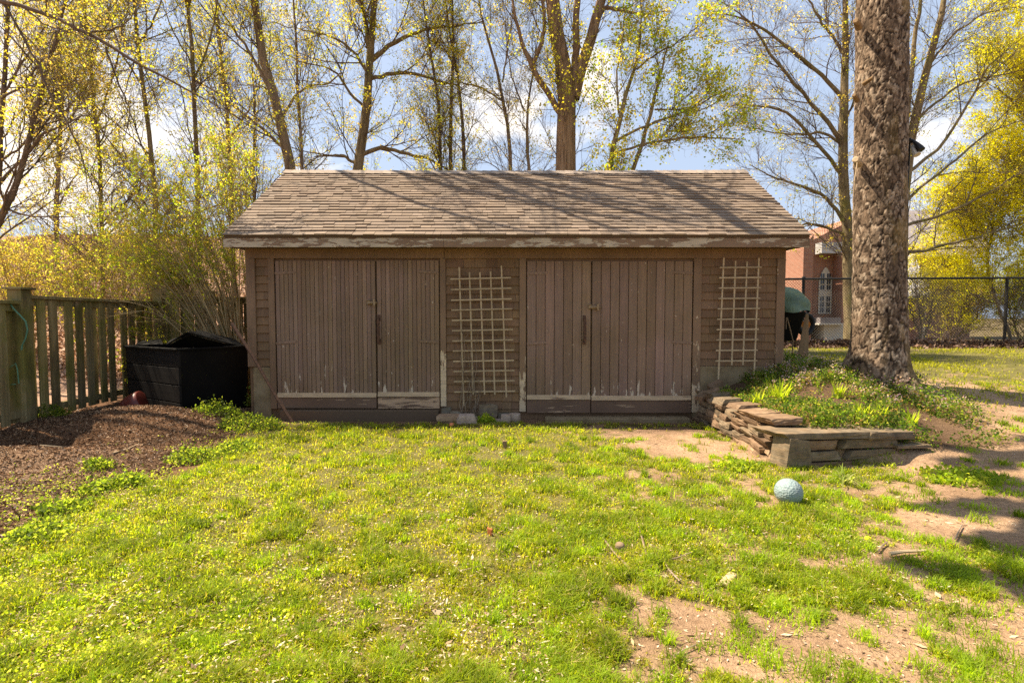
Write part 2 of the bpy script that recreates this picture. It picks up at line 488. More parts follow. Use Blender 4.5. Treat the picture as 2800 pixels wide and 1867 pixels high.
postp_m = mat_peel("peeled_post_paint", (0.205, 0.128, 0.078), (0.66, 0.50, 0.33), 0.74, (7, 7, 2.0), (0.9, 1.08, 2), 0.36)
n = NT("shed_concrete"); v = n.coord((1, 1, 1))
c = n.ramp(n.noise(v, 5, 6, 0.65), [(0.3, (0.15, 0.105, 0.055)), (0.55, (0.23, 0.17, 0.10)), (0.75, (0.27, 0.21, 0.13))])
concrete_m = n.finish(c, 0.95, n.bump(n.noise(v, 30, 5), 0.5, 0.01), spec=0.1)
n = NT("asphalt_shingle"); v = n.coord((1, 1, 1))
c = n.mix(1.0, n.attr(), n.ramp(n.noise(v, 260, 2), [(0.3, 0.72), (0.7, 1.28)]), 'MULTIPLY')
c = n.mix(n.ramp(n.noise(v, 1.4, 4), [(0.45, 0.0), (0.75, 0.35)]), c, (0.20, 0.17, 0.14))
roof_m = n.finish(c, 0.95, n.bump(n.noise(v, 220, 2), 0.4, 0.004), spec=0.15)
n = NT("dark_wood_underside"); under_m = n.finish((0.11, 0.072, 0.045), 0.9)
n = NT("dark_interior"); inner_m = n.finish((0.02, 0.016, 0.013), 0.95)
n = NT("rusty_iron"); v = n.coord((1, 1, 1))
iron_m = n.finish(n.ramp(n.noise(v, 40, 4), [(0.35, (0.055, 0.03, 0.02)), (0.7, (0.13, 0.062, 0.035))]), 0.8, spec=0.3)
n = NT("worn_brass_latch"); latch_m = n.finish(n.ramp(n.noise(n.coord(), 60, 3), [(0.35, (0.20, 0.13, 0.07)), (0.7, (0.36, 0.25, 0.14))]), 0.6, spec=0.4, metal=0.3)

xl, xr = WX(673), WX(2147)
back = 10.95
shed = empty("garden_shed", ((xl + xr) / 2, D, 0), "long weathered brown garden shed with a shingle roof and two pairs of plank doors", "shed")
zt = WZ(676)
EX0, EX1 = -4.00, 4.13                      # roof ends
EY, RY = 7.13, 9.17                         # eave and ridge lines
RZ = W(1400, 467, RY).z; EZ = W(1400, 638, EY).z
BY = RY + (RY - EY)
slope = (RZ - EZ) / (RY - EY)

# shell: side, back and inner front walls (one mesh, thin walls)
m = MB()
m.box((xl + .01, D + 0.06, -0.1), (xr - .01, D + 0.12, zt))
m.box((xl + .012, back - 0.1, 0.0), (xr - .012, back, zt))
def gable(x0, x1):
    zr = EZ + slope * (RY - EY) - 0.12
    ze = EZ + slope * (D + .122 - EY) - 0.12
    vs = []
    for x in (x0, x1):
        vs += [(x, D + 0.122, 0), (x, back - .102, 0), (x, back - .102, ze), (x, RY, zr), (x, D + .122, ze)]
    m.add(vs, [(0, 1, 2, 3, 4)[::-1], (5, 6, 7, 8, 9), (0, 1, 6, 5), (1, 2, 7, 6), (2, 3, 8, 7), (3, 4, 9, 8), (4, 0, 5, 9)])
gable(xl + .014, xl + 0.1); gable(xr - 0.1, xr - .014)
m.build("wall", paint_side, shed)

# courses of side-wall shingles
def siding(name, x0, x1, z0, z1, seed, parent, course=0.122, y=D + 0.058):
    rg = random.Random(seed); m = MB(); z = z1; nrow = 0
    while z > z0 + 0.02:
        zb = max(z - course * rg.uniform(0.94, 1.06), z0)
        x = x0
        while x < x1 - 0.004:
            w = rg.uniform(0.11, 0.27)
            xe = min(x + w, x1)
            if x1 - xe < 0.05: xe = x1
            k = rg.uniform(0.86, 1.14); col = (k, k * rg.uniform(0.96, 1.03), k * rg.uniform(0.9, 1.05))
            pr = rg.uniform(0.026, 0.032)
            dz = rg.uniform(-0.004, 0.003)
            g = 0.0015
            m.hexa([(x + g, y - pr, zb + dz), (xe - g, y - pr, zb + dz), (xe - g, y, zb + dz), (x + g, y, zb + dz),
                    (x + g, y - 0.008, z + .003), (xe - g, y - 0.008, z + .003), (xe - g, y, z + .003), (x + g, y, z + .003)], col)
            x = xe
        z = zb
    return m.build(name, paint_side, parent)
siding("shingle_siding", WX(698), WX(733), WZ(1002), WZ(706), 1, shed)
siding("shingle_siding", WX(1219), WX(1420), 0.06, WZ(706), 2, shed)
siding("shingle_siding", WX(1919), WX(2124), WZ(1001), WZ(706), 3, shed)

def board(name, mat, px0, px1, py0, py1, y0, y1, col=(1, 1, 1), bev=0.004):
    m = MB(); m.box((WX(px0), y0, WZ(py1)), (WX(px1), y1, WZ(py0)), col)
    return m.build(name, mat, shed, bevel=bev)
board("header_board", paint_trim, 673, 1215, 676, 706, D + .010, D + .059)
board("header_board", paint_trim, 1215.6, 2147, 676, 706, D + .013, D + .059, (0.97, 0.96, 0.93))
board("corner_board", paint_trim, 673, 697.6, 706.3, 1003, D + .012, D + .059)
board("corner_board", post_m, 2124.4, 2147, 706.3, 996, D + .012, D + .059)
board("door_post", paint_trim, 733.4, 750, 706.3, 1118, D + .014, D + .059)
board("door_post", postp_m, 1203, 1218.6, 706.3, 1112, D + .014, D + .059)
board("door_post", post_m, 1420.4, 1438, 706.3, 1126, D + .014, D + .059)
board("door_post", post_m, 1897, 1918.6, 706.3, 1128, D + .014, D + .059)
for (a, b) in (((WX(1900), D + .02, -0.1), (WX(2143), back - .12, WZ(1002))), ((WX(685), D + .03, -0.1), (WX(733), back - .12, WZ(1004))), ((WX(1218), D + .035, -0.1), (WX(1421), D + .2, 0.055))):
    m = MB(); m.box(a, b); m.build("foundation", concrete_m, shed, bevel=0.01)

def door(px0, px1, py0, py1, nb, seed, kick, railpy, straps, worn):
    rg = random.Random(seed)
    x0, x1, z0, z1 = WX(px0), WX(px1), WZ(py1), WZ(py0)
    zr0, zr1 = WZ(railpy + 12), WZ(railpy)
    dm = MB(); w = (x1 - x0) / nb
    dm.box((x0 + .006, D + .034, z0 + .01), (x1 - .006, D + .046, z1 - .01), (0.55, 0.52, 0.5))
    for i in range(nb):
        k = rg.uniform(0.86, 1.12); col = (k, k * rg.uniform(0.97, 1.02), k * rg.uniform(0.93, 1.06))
        gp = 0.0018 if w < .09 else 0.003
        a = x0 + i * w + gp; b = x0 + (i + 1) * w - gp
        y = D + 0.014 + rg.uniform(-0.0015, 0.0015)
        # chamfered face so each joint is a real groove
        zb = zr1 - .004
        vs = []
        for (xx, yy) in ((a, D + .034), (a, y + .006), (a + .004, y), (b - .004, y), (b, y + .006), (b, D + .034)):
            vs += [(xx, yy, zb), (xx, yy, z1)]
        dm.add(vs, [(2 * j, 2 * j + 2, 2 * j + 3, 2 * j + 1) for j in range(5)] + [(11, 9, 7, 5, 3, 1), (0, 2, 4, 6, 8, 10)], col)
    dd = dm.build("door", paint_door, shed)
    r = MB(); r.hexa([(x0, D - .012, zr0), (x1, D - .012, zr0), (x1, D + .034, zr0), (x0, D + .034, zr0), (x0, D + .008, zr1), (x1, D + .008, zr1), (x1, D + .034, zr1), (x0, D + .034, zr1)])
    r.build("drip_rail", rail_m, dd, bevel=0.003)
    kb = MB(); kb.box((x0 + .001, D + .004, z0), (x1 - .001, D + .0335, zr0 - .002)); kb.build("kick_board", kick, dd, bevel=0.004)
    for (side, py, tilt) in straps:
        s = MB()
        xa = (x0 if side < 0 else x1)
        xb = xa - side * 0.29
        z = WZ(py)
        for (p, q, wd) in (((xa, D + .006, z), (xb, D + .006, z + tilt), 0.045),):
            u = MB()
            s.hexa([(min(p[0], q[0]), D + .005, z - .018 + (tilt if side > 0 else 0)), (max(p[0], q[0]), D + .005, z - .018 + (0 if side > 0 else tilt)), (max(p[0], q[0]), D + .013, z - .018 + (0 if side > 0 else tilt)), (min(p[0], q[0]), D + .013, z - .018 + (tilt if side > 0 else 0)),
                    (min(p[0], q[0]), D + .005, z + .018 + (tilt if side > 0 else 0)), (max(p[0], q[0]), D + .005, z + .018 + (0 if side > 0 else tilt)), (max(p[0], q[0]), D + .013, z + .018 + (0 if side > 0 else tilt)), (min(p[0], q[0]), D + .013, z + .018 + (tilt if side > 0 else 0))])
        for kk in range(4):
            bx = xa - side * (0.03 + 0.07 * kk)
            s.tube([(bx, D + .006, z), (bx, D - .001, z)], 0.007, 6)
        s.build("hinge_strap", paint_door, dd)
    return dd
d1 = door(753, 1026, 713, 1116, 23, 11, kick_m, 1074, ((-1, 747, .01), (-1, 938, .02)), 0)
d2 = door(1030, 1200, 712, 1117, 14, 12, kick2_m, 1072, ((1, 746, .02), (1, 936, .02)), 1)
d3 = door(1441, 1616, 714, 1129, 7, 13, kick_m, 1080, ((-1, 748, .01), (-1, 940, .02)), 0)
d4 = door(1619, 1894, 714, 1129, 11, 14, kick_m, 1082, ((1, 748, .02), (1, 938, .02)), 1)

def handle(px, py0, py1, par):
    m = MB(); x = WX(px); z0, z1 = WZ(py1), WZ(py0)
    m.tube([(x, D + .013, z1 - .03), (x, D - .045, z1 - .03)], 0.012, 8)
    m.tube([(x, D + .013, z0 + .04), (x, D - .045, z0 + .04)], 0.012, 8)
    m.tube([(x, D - .045, z1), (x, D - .05, z1 - .08), (x, D - .05, z0 + .09), (x, D - .045, z0)], [0.016, 0.022, 0.022, 0.02], 8)
    m.box((x - .024, D + .006, z0 - .03), (x + .024, D + .013, z0 + .05)); m.box((x - .02, D + .006, z1 - .06), (x + .02, D + .013, z1 + .03))
    m.build("handle", iron_m, par, smooth=False, bevel=0.003)
handle(1036, 866, 936, d2); handle(1598, 868, 936, d3)
def hasp(px0, px1, py, par):
    m = MB(); x0, x1, z = WX(px0), WX(px1), WZ(py)
    m.box((x0, D - .012, z - .022), (x1, D + .006, z + .022))
    m.box((x0 - .006, D - .016, z + .03), (x0 + .05, D + .008, z + .042))
    m.box((x1 - .035, D - .03, z - .045), (x1 - .005, D - .008, z + .05))
    m.tube([(x0 + .02, D - .018, z - .01), (x1 + .02, D - .022, z + .004)], 0.009, 8)
    m.build("hasp", latch_m, par, bevel=0.003)
hasp(1003, 1028, 828, d1); hasp(1609, 1638, 840, d4)

# roof: a deck on each slope, tabs course by course on the front, ridge caps
m = MB()
th = 0.035
for (y0, y1, s) in ((EY, RY, 1), (BY, RY, -1)):
    za, zb = EZ - 0.022, RZ - 0.022
    m.hexa([(EX0 + .012, y0 + s * .012, za - th), (EX1 - .012, y0 + s * .012, za - th), (EX1 - .012, y1, zb - th), (EX0 + .012, y1, zb - th), (EX0 + .012, y0 + s * .012, za), (EX1 - .012, y0 + s * .012, za), (EX1 - .012, y1, zb), (EX0 + .012, y1, zb)] if s > 0 else
           [(EX1 - .012, y0 + s * .012, za - th), (EX0 + .012, y0 + s * .012, za - th), (EX0 + .012, y1 + .001, zb - th), (EX1 - .012, y1 + .001, zb - th), (EX1 - .012, y0 + s * .012, za), (EX0 + .012, y0 + s * .012, za), (EX0 + .012, y1 + .001, zb), (EX1 - .012, y1 + .001, zb)])
roofo = m.build("roof", under_m, shed)
m = MB(); rg = random.Random(5)
L = math.hypot(RY - EY, RZ - EZ); ncr = 24; ex = L / ncr
ty, tz = (RY - EY) / L, (RZ - EZ) / L       # up-slope unit
nyv, nzv = -tz, ty                          # outward normal
def rp3(x, s, h): return (x, EY + ty * s + nyv * h, EZ - 0.02 + tz * s + nzv * h - 0.014 * math.sin(math.pi * (x - EX0) / (EX1 - EX0)) * (s / L) ** 2)
for front in (1,):
    for i in range(ncr):
        x = EX0 - rg.uniform(0.0, 0.30); s0 = i * ex - (0.02 if i == 0 else 0); s1 = (i + 1) * ex
        while x < EX1:
            w = 0.305 * rg.choice((0.35, .5, .5, .8, 1)); xa = max(x, EX0); xb = min(x + w, EX1)
            x += w
            if xb - xa < 0.01: continue
            k = rg.uniform(0.80, 1.15); wv = rg.uniform(-0.1, 0.1)
            col = (0.215 * k, 0.163 * k * (1 + .02 * wv), 0.122 * k * (1 + .25 * wv))
            j = rg.uniform(-0.006, 0.004); hb = rg.choice((.014, .016, .021, .026))
            g = 0.002
            m.hexa([rp3(xa + g, s0 + j, 0), rp3(xb - g, s0 + j, 0), rp3(xb - g, s1 + .012, 0), rp3(xa + g, s1 + .012, 0),
                    rp3(xa + g, s0 + j, hb), rp3(xb - g, s0 + j, hb), rp3(xb - g, s1 + .012, 0.002), rp3(xa + g, s1 + .012, 0.002)], col)
# back slope
for i in range(8):
    s0 = i * L / 8; s1 = (i + 1) * L / 8
    q = lambda x, s, h: (x, BY - ty * s - nyv * h, EZ - .02 + tz * s + nzv * h)
    m.hexa([q(EX1, s0, 0), q(EX0, s0, 0), q(EX0, s1 + .01, 0), q(EX1, s1 + .01, 0), q(EX1, s0, .014), q(EX0, s0, .014), q(EX0, s1 + .01, .003), q(EX1, s1 + .01, .003)], (0.3, 0.24, 0.2))
x = EX0
while x < EX1 - .05:
    xe = min(x + 0.145, EX1); k = rg.uniform(0.85, 1.15)
    sag = -0.014 * math.sin(math.pi * (x - EX0) / (EX1 - EX0))
    zt2 = RZ + sag + .004
    vs = []
    for (xx, lift) in ((x, 0.012), (xe + .02, 0.003)):
        vs += [(xx, RY - .12, zt2 - .12 * slope + lift), (xx, RY, zt2 + lift + .004), (xx, RY + .12, zt2 - .12 * slope + lift)]
    m.add(vs, [(0, 3, 4, 1), (1, 4, 5, 2), (0, 1, 2), (3, 5, 4)], (0.30 * k, 0.245 * k, 0.20 * k))
    x = xe
m.build("shingles", roof_m, roofo)
# fascia, soffit, rake boards
m = MB()
fz0, fz1 = W(1400, 676, EY + .02).z, EZ - 0.062
nseg = 40
m.box((EX0, EY + .02, fz0), (WX(1215) * .965, EY + .045, fz1), (0.94, 0.94, 0.94))
m.box((WX(1215) * .965 + .002, EY + .022, fz0), (EX1, EY + .045, fz1))
m.box((EX0 + .01, EY + .03, fz1 - .002), (EX1 - .01, EY + .06, fz1 + .03), (0.8, 0.7, 0.6))
m.build("fascia", fascia_m, shed, bevel=0.003)
m = MB(); m.box((EX0 + .005, EY + .046, fz0 + .02), (EX1 - .005, D + .011, fz0 + .035)); m.build("soffit", under_m, shed)
for x in (EX0 + .0, EX1 - .03):
    m = MB()
    for (y0, y1) in ((EY + .046, RY), (BY - .046, RY)):
        za = EZ - .06 + slope * abs(y0 - (EY if y0 < RY else BY)); zb = RZ - .06
        p = [(x, y0, za - .13), (x + .03, y0, za - .13), (x + .03, y1, zb - .13), (x, y1, zb - .13), (x, y0, za), (x + .03, y0, za), (x + .03, y1, zb), (x, y1, zb)]
        m.hexa(p)
    m.build("rake_board", paint_trim, shed)
m = MB(); m.box((EX0 + .03, D + .062, zt - .02), (EX1 - .03, back, zt)); m.build("ceiling_boards", under_m, shed)

# concrete sill before the right doors and a timber one before the left
o = MB(); o.box((WX(1490), D - .20, -0.12), (WX(1880), D - .002, WZ(1137))); sill = o.build("door_sill", concrete_m, None, bevel=0.012)
tag(sill, "low concrete sill in front of the right-hand pair of shed doors", "sill")
o = MB(); o.box((WX(765), D - .09, -0.12), (WX(1200), D - .003, WZ(1119))); sill = o.build("door_sill", under_m, None, bevel=0.012)
tag(sill, "dark timber sill under the shed doors beside the compost bin", "sill")

# ------------------------------------------------------------------ trellises
n = NT("bare_lath_wood"); v = n.coord((3, 3, 3))
lath_m = n.finish(n.mix(1.0, n.attr(), n.ramp(n.noise(v, 6, 5), [(0.3, (0.34, 0.25, 0.15)), (0.7, (0.50, 0.38, 0.24))]), 'MULTIPLY'), 0.8, spec=0.2)
def zoomL(x, y): return (650 + x / 1.96, 400 + y / 1.96)
def zoomR(x, y): return (1350 + x / 1.96, 400 + y / 1.96)
def trellis(label, zf, ups, bars):
    xs = [WX(zf(a, b)[0]) for (a, b, c, e) in ups]
    t = empty("trellis", (sum(xs) / len(xs), D - .04, 0), label, "trellis", "lath trellises on the shed front")
    for i, (a, b, c, e) in enumerate(ups):
        p, q = zf(a, b), zf(c, e)
        P = W(p[0], p[1], D - .030); Q = W(q[0], q[1], D - .055)
        k = random.uniform(.85, 1.1)
        MB().bar(P, Q, 0.021, 0.012, (0, 1, 0), (k, k, k)).build("upright_lath", lath_m, t)
    for (a, b, c, e) in bars:
        p, q = zf(a, b), zf(c, e)
        P = W(p[0], p[1], D - .0); P.y = D - .055; Q = W(q[0], q[1], D - .0); Q.y = D - .055
        P = W(p[0], p[1], D - .052); Q = W(q[0], q[1], D - .052)
        k = random.uniform(.8, 1.1)
        MB().bar(P, Q, 0.019, 0.011, (0, 1, 0), (k, k, k)).build("cross_lath", lath_m, t)
ys = [712, 768, 825, 878, 933, 988, 1043, 1097, 1152, 1206, 1260, 1316]
trellis("lath trellis with five uprights between the two pairs of shed doors", zoomL,
        [(1187, 648, 1212, 1390), (1242, 675, 1262, 1330), (1298, 675, 1323, 1330), (1355, 672, 1378, 1330), (1413, 640, 1440, 1345)],
        [(1140 + 20 * i / 11, y, 1465 + 22 * i / 11, y - 8 + 0.3 * i) for i, y in enumerate(ys)])
ys = [650, 705, 760, 816, 871, 927, 982, 1037, 1094, 1150]
trellis("lath trellis with four uprights on the shed wall beside the pine", zoomR,
        [(1233, 598, 1203, 1262), (1296, 615, 1275, 1172), (1358, 618, 1335, 1172), (1421, 600, 1395, 1230)],
        [(1211 - 24 * i / 9, y, 1437 - 25 * i / 9, y - 2) for i, y in enumerate(ys)])

# ------------------------------------------------------------------ left board fence
n = NT("mossy_fence_wood"); v = n.coord((1, 1, 1))
g = n.noise(n.coord((22, 22, 1.0)), 1.0, 6, 0.7)
c = n.ramp(g, [(0.3, (0.13, 0.10, 0.045)), (0.55, (0.25, 0.20, 0.10)), (0.75, (0.36, 0.29, 0.165))])
c = n.mix(n.ramp(n.noise(v, 2.2, 5), [(0.48, 0.0), (0.66, 0.75)]), c, (0.13, 0.135, 0.025))
c = n.mix(n.ramp(n.noise(n.coord((4, 4, 1.2)), 1.0, 5), [(0.52, 0.0), (0.7, 0.7)]), c, (0.06, 0.045, 0.025))
c = n.mix(1.0, c, n.attr(), 'MULTIPLY')
fence_m = n.finish(c, 0.9, n.bump(g, 0.5, 0.006), spec=0.1)
def wood_fence(label, P, Q, posts, ztop, gap_every, step, seed, side, bottom=0.16):
    rg = random.Random(seed)
    P = Vector((P[0], P[1], 0)); Q = Vector((Q[0], Q[1], 0)); d = (Q - P); Ln = d.length; d.normalize()
    nn = Vector((d.y, -d.x, 0)) * side
    f = empty("board_fence", (P.x, P.y, hz(P.x, P.y)), label, "fence")
    an = math.atan2(d.y, d.x)
    def M(s, off): return Matrix.Translation(P + d * s + nn * off) @ Matrix.Rotation(an, 4, 'Z')
    for (s, top, w) in posts:
        p = P + d * s; z0 = hz(p.x, p.y) - .2
        pm = MB(); pm.box((-w / 2, -w / 2, z0), (w / 2, w / 2, top), M=M(s, 0)); po = pm.build("post", fence_m, f, bevel=0.006)
        cm = MB(); cm.box((-w / 2 - .035, -w / 2 - .035, top + .001), (w / 2 + .035, w / 2 + .035, top + .03), M=M(s, 0)); cm.build("post_cap", fence_m, po, bevel=0.004)
    ss_ = sorted([s for (s, a, b) in posts])
    wid = posts[0][2]
    for a, b in zip([0.0] + ss_, ss_ + [Ln]):
        if b - a < 0.2: continue
        a2, b2 = a + wid / 2 * (a in ss_), b - wid / 2 * (b in ss_)
        zt = ztop(a)
        r = MB(); r.box((a2, -.07, zt - .045), (b2, .07, zt), M=M(0, 0)); r.build("top_rail", fence_m, f, bevel=0.004)
        r = MB(); r.box((a2, -.02, zt - .135), (b2, .02, zt - .047), M=M(0, 0)); r.build("upper_rail", fence_m, f)
        r = MB(); r.box((a2, -.02, bottom + .0), (b2, .02, bottom + .09), M=M(0, 0)); r.build("lower_rail", fence_m, f)
        s = a2 + 0.03; k = 0
        while s + 0.1 < b2:
            w = rg.uniform(0.118, 0.14); t = rg.uniform(.8, 1.2)
            off = -0.034 if (k % 2) else 0.034
            bm = MB(); bm.box((s, off - .011, bottom - .05 - rg.uniform(0, .02)), (min(s + w, b2), off + .011, zt - .05), (t, t * rg.uniform(.95, 1.05), t * rg.uniform(.85, 1.05)), M=M(0, 0))
            bm.build("board", fence_m, f)
            k += 1
            s += w * step + (rg.uniform(0.075, 0.10) if (gap_every and k % gap_every == 0) else 0)
wood_fence("mossy board fence running back from the yard past the compost bin", (-6.10, 4.0), (-6.60, 9.45), [(2.62, W(50, 792, 6.6).z, 0.165)], lambda s: (1.66 if s < 1 else 1.735), 5, 0.80, 21, -1)
wood_fence("olive board fence crossing behind the compost bin to the shed", (-6.62, 9.55), (-3.75, 9.75), [(0.06, 1.98, 0.16), (0.98, 1.9, 0.12), (1.93, 1.9, 0.12)], lambda s: 1.83, 0, 0.93, 22, 1, 0.14)
# ------------------------------------------------------------------ compost bin
n = NT("black_plastic"); v = n.coord((1, 1, 1))
black_m = n.finish(n.ramp(n.noise(v, 5, 4), [(0.35, (0.003, 0.003, 0.003)), (0.7, (0.006, 0.0055, 0.005))]), 0.7, spec=0.12)
n = NT("charcoal_boards"); v = n.coord((1, 1, 40))
char_m = n.finish(n.ramp(n.noise(v, 1, 4), [(0.35, (0.006, 0.005, 0.0045)), (0.7, (0.012, 0.010, 0.008))]), 0.7, spec=0.2)
cb = (-4.64, 7.15)
bn = empty("compost_bin", (cb[0], cb[1] + .4, .15), "black compost bin with a half open tented lid beside the shed corner", "compost bin")
A = Vector((-5.98, 7.90, 0)); B = Vector((-4.64, 7.10, 0)); C = Vector((-4.10, 7.98, 0)); E = A + C - B
zr = W(497, 956, 7.10).z; zb = 0.0
cen = (A + C) / 2
def inset(p, k): return cen + (p - cen) * k
def panel(name, P, Q, mat, ribs, k0=0.93, k1=1.0):
    m = MB(); t = 0.035
    nrm = (Q - P).cross(Vector((0, 0, 1))).normalized()
    for i in range(ribs):
        f0 = i / ribs; f1 = (i + 1) / ribs - 0.012
        ka, kb = k0 + (k1 - k0) * f0, k0 + (k1 - k0) * f1
        p0, q0, p1, q1 = inset(P, ka), inset(Q, ka), inset(P, kb), inset(Q, kb)
        za, zc = zb + (zr - zb) * f0, zb + (zr - zb) * f1
        m.hexa([p0 + Vector((0, 0, za)), q0 + Vector((0, 0, za)), q0 - nrm * t + Vector((0, 0, za)), p0 - nrm * t + Vector((0, 0, za)),
                p1 + Vector((0, 0, zc)), q1 + Vector((0, 0, zc)), q1 - nrm * t + Vector((0, 0, zc)), p1 - nrm * t + Vector((0, 0, zc))])
    return m.build(name, mat, bn, bevel=0.006)
panel("side_panel", A, B, char_m, 4, 0.97, 1.0)
panel("front_panel", B, C, black_m, 1, 0.90, 1.0)
panel("side_panel", C, E, black_m, 1, 0.93, 1.0)
panel("side_panel", E, A, black_m, 1, 0.97, 1.0)
m = MB()
for P, Q in ((A, B), (B, C), (C, E), (E, A)):
    m.bar(P + Vector((0, 0, zr)), Q + Vector((0, 0, zr)), 0.06, 0.03)
m.build("rim", black_m, bn, bevel=0.006)
up = Vector((0, 0, zr + 0.02))
ridge0 = W(512, 911, 7.25); ridge1 = W(545, 906, 7.95)
m = MB()
def slab(q, t=0.02):
    q = [Vector(p) for p in q]; nn = (q[1] - q[0]).cross(q[3] - q[0]).normalized() * t
    m.hexa([p for p in q] + [p + nn for p in q])
slab([W(458, 944, 7.3), ridge0, ridge1, W(470, 930, 8.1)])
m.build("lid_flap", black_m, bn); m = MB()
slab([ridge0, W(672, 953, 7.95), W(640, 930, 8.4), ridge1])
m.build("lid_flap", black_m, bn); m = MB()
slab([W(372, 946, 7.85), W(446, 944, 7.5), W(440, 930, 8.2), W(376, 938, 8.4)])
m.build("lid_flap", black_m, bn); m = MB()
# gusset closing the tent
m.hexa([W(460, 946, 7.28), W(676, 956, 7.98), W(676, 956, 8.02), W(460, 946, 7.32), ridge0 + Vector((0, .01, -.01)), ridge0 + Vector((.03, .02, -.02)), ridge0 + Vector((.03, .05, -.02)), ridge0 + Vector((0, .04, -.01))])
m.build("lid_gusset", black_m, bn)

n = NT("red_plastic"); red_m = n.finish((0.12, 0.020, 0.012), 0.4, spec=0.4)
p = W(300, 1090, 7.35)
m = MB(); t0 = [(0, .0, .27), (.03, .0, .26), (.10, .0, .17), (.2, .02, .20), (.3, .04, .19), (.36, .05, .13)]
prof = [(0.02, .05), (.08, .14), (.16, .17), (.26, .18), (.34, .17), (.345, .155)]
cx = Vector((p.x + .08, p.y + .1, .06))
ax = Vector((0.75, 0.15, 0.38)).normalized()
m.tube([cx + ax * s for s, r_ in prof], [r_ for s, r_ in prof], 20)
o = m.build("red_bucket", red_m, None, smooth=True); tag(o, "rusty red plastic bucket lying between the board fence and compost bin", "bucket")

# pole leaning at the shed corner
m = MB(); a = W(634, 884, 7.30); b = W(802, 1128, 6.95); b.z = hz(b.x, b.y) - .01
m.tube([a, a.lerp(b, .35) + Vector((.01, 0, .005)), a.lerp(b, .7) + Vector((-.006, 0, 0)), b], [0.024, 0.022, 0.021, 0.024], 8)
o = m.build("wooden_pole", iron_m, None); tag(o, "dark wooden pole leaning against the shed corner by the compost bin", "pole")

# ------------------------------------------------------------------ stones
def mat_stone(name, a, b, c):
    n = NT(name); v = n.coord((1, 1, 1), 'Object')
    f = n.noise(v, 9, 6, 0.65); st = n.noise(n.coord((5, 5, 45)), 1, 5, .6)
    cc = n.ramp(f, [(0.3, a), (0.5, b), (0.72, c)])
    cc = n.mix(n.ramp(st, [(.45, 0.), (.7, .5)]), cc, (0.30, 0.19, 0.10))
    cc = n.mix(1.0, cc, n.attr(), 'MULTIPLY')
    return n.finish(cc, 0.9, n.bump(n.math('ADD', f, st), 0.7, 0.012), spec=0.15)
slate_m = mat_stone("slate_stone", (0.09, 0.07, 0.048), (0.155, 0.12, 0.08), (0.24, 0.185, 0.125))
slateA_m = mat_stone("warm_slate_stone", (0.12, 0.075, 0.047), (0.20, 0.13, 0.082), (0.30, 0.21, 0.135))
pale_m = mat_stone("pale_field_stone", (0.20, 0.15, 0.12), (0.33, 0.255, 0.205), (0.44, 0.35, 0.29))
grey_m = mat_stone("grey_field_stone", (0.10, 0.085, 0.065), (0.155, 0.135, 0.10), (0.22, 0.19, 0.145))
def rock_mesh(sx, sy, sz, seed, jag=0.12, round_=0.25, cuts=5):
    """box with broken, uneven faces; base at z=0"""
    N = cuts
    key = {}; V = []; F = []
    def vid(i, j, k):
        if (i, j, k) not in key:
            key[(i, j, k)] = len(V); V.append((i / N - .5, j / N - .5, k / N - .5))
        return key[(i, j, k)]
    for a in range(N):
        for b in range(N):
            F += [(vid(a, b, 0), vid(a, b + 1, 0), vid(a + 1, b + 1, 0), vid(a + 1, b, 0)), (vid(a, b, N), vid(a + 1, b, N), vid(a + 1, b + 1, N), vid(a, b + 1, N)),
                  (vid(a, 0, b), vid(a + 1, 0, b), vid(a + 1, 0, b + 1), vid(a, 0, b + 1)), (vid(a, N, b), vid(a, N, b + 1), vid(a + 1, N, b + 1), vid(a + 1, N, b)),
                  (vid(0, a, b), vid(0, a, b + 1), vid(0, a + 1, b + 1), vid(0, a + 1, b)), (vid(N, a, b), vid(N, a + 1, b), vid(N, a + 1, b + 1), vid(N, a, b + 1))]
    P = np.array(V)
    Q = P / np.maximum(np.linalg.norm(P, axis=1, keepdims=True), 1e-6) * 0.62
    P = P * (1 - round_) + Q * round_
    r = np.random.default_rng(seed)
    ph = r.uniform(0, 6.28, (6, 3)); fr = r.uniform(3, 9, (6, 3))
    disp = sum(np.sin(P @ np.diag(fr[i]) + ph[i]) for i in range(6)) / 6
    P = P * (1 + jag * 0.8 * disp) + r.normal(0, jag * 0.05, P.shape)
    sk = r.uniform(-.18, .18, 4) * min(1, jag * 6)
    x = P[:, 0] * (1 + sk[0] * P[:, 2] * 2) + sk[1] * P[:, 1]; y = P[:, 1]; z = P[:, 2] + sk[2] * .5 * P[:, 0]
    V = np.stack([x * sx, y * sy, (z + .5) * sz], -1)
    return V, F
def rock(name, mat, loc, size, seed, parent=None, rot=0, jag=.12, round_=.25, tint=1.0, tilt=(0, 0), smooth=False):
    V, F = rock_mesh(*size, seed, jag, round_)
    m = Matrix.Rotation(rot, 4, 'Z') @ Matrix.Rotation(tilt[0], 4, 'X') @ Matrix.Rotation(tilt[1], 4, 'Y')
    mb = MB(); mb.add([m @ Vector(p) + Vector(loc) for p in V], F, (tint, tint, tint))
    return mb.build(name, mat, parent, smooth=smooth, bevel=0)

wall = empty("retaining_wall", (2.62, 4.85, 0), "low dry-stone retaining wall of slate edging the bed under the pine", "stone wall")
rg = random.Random(31)
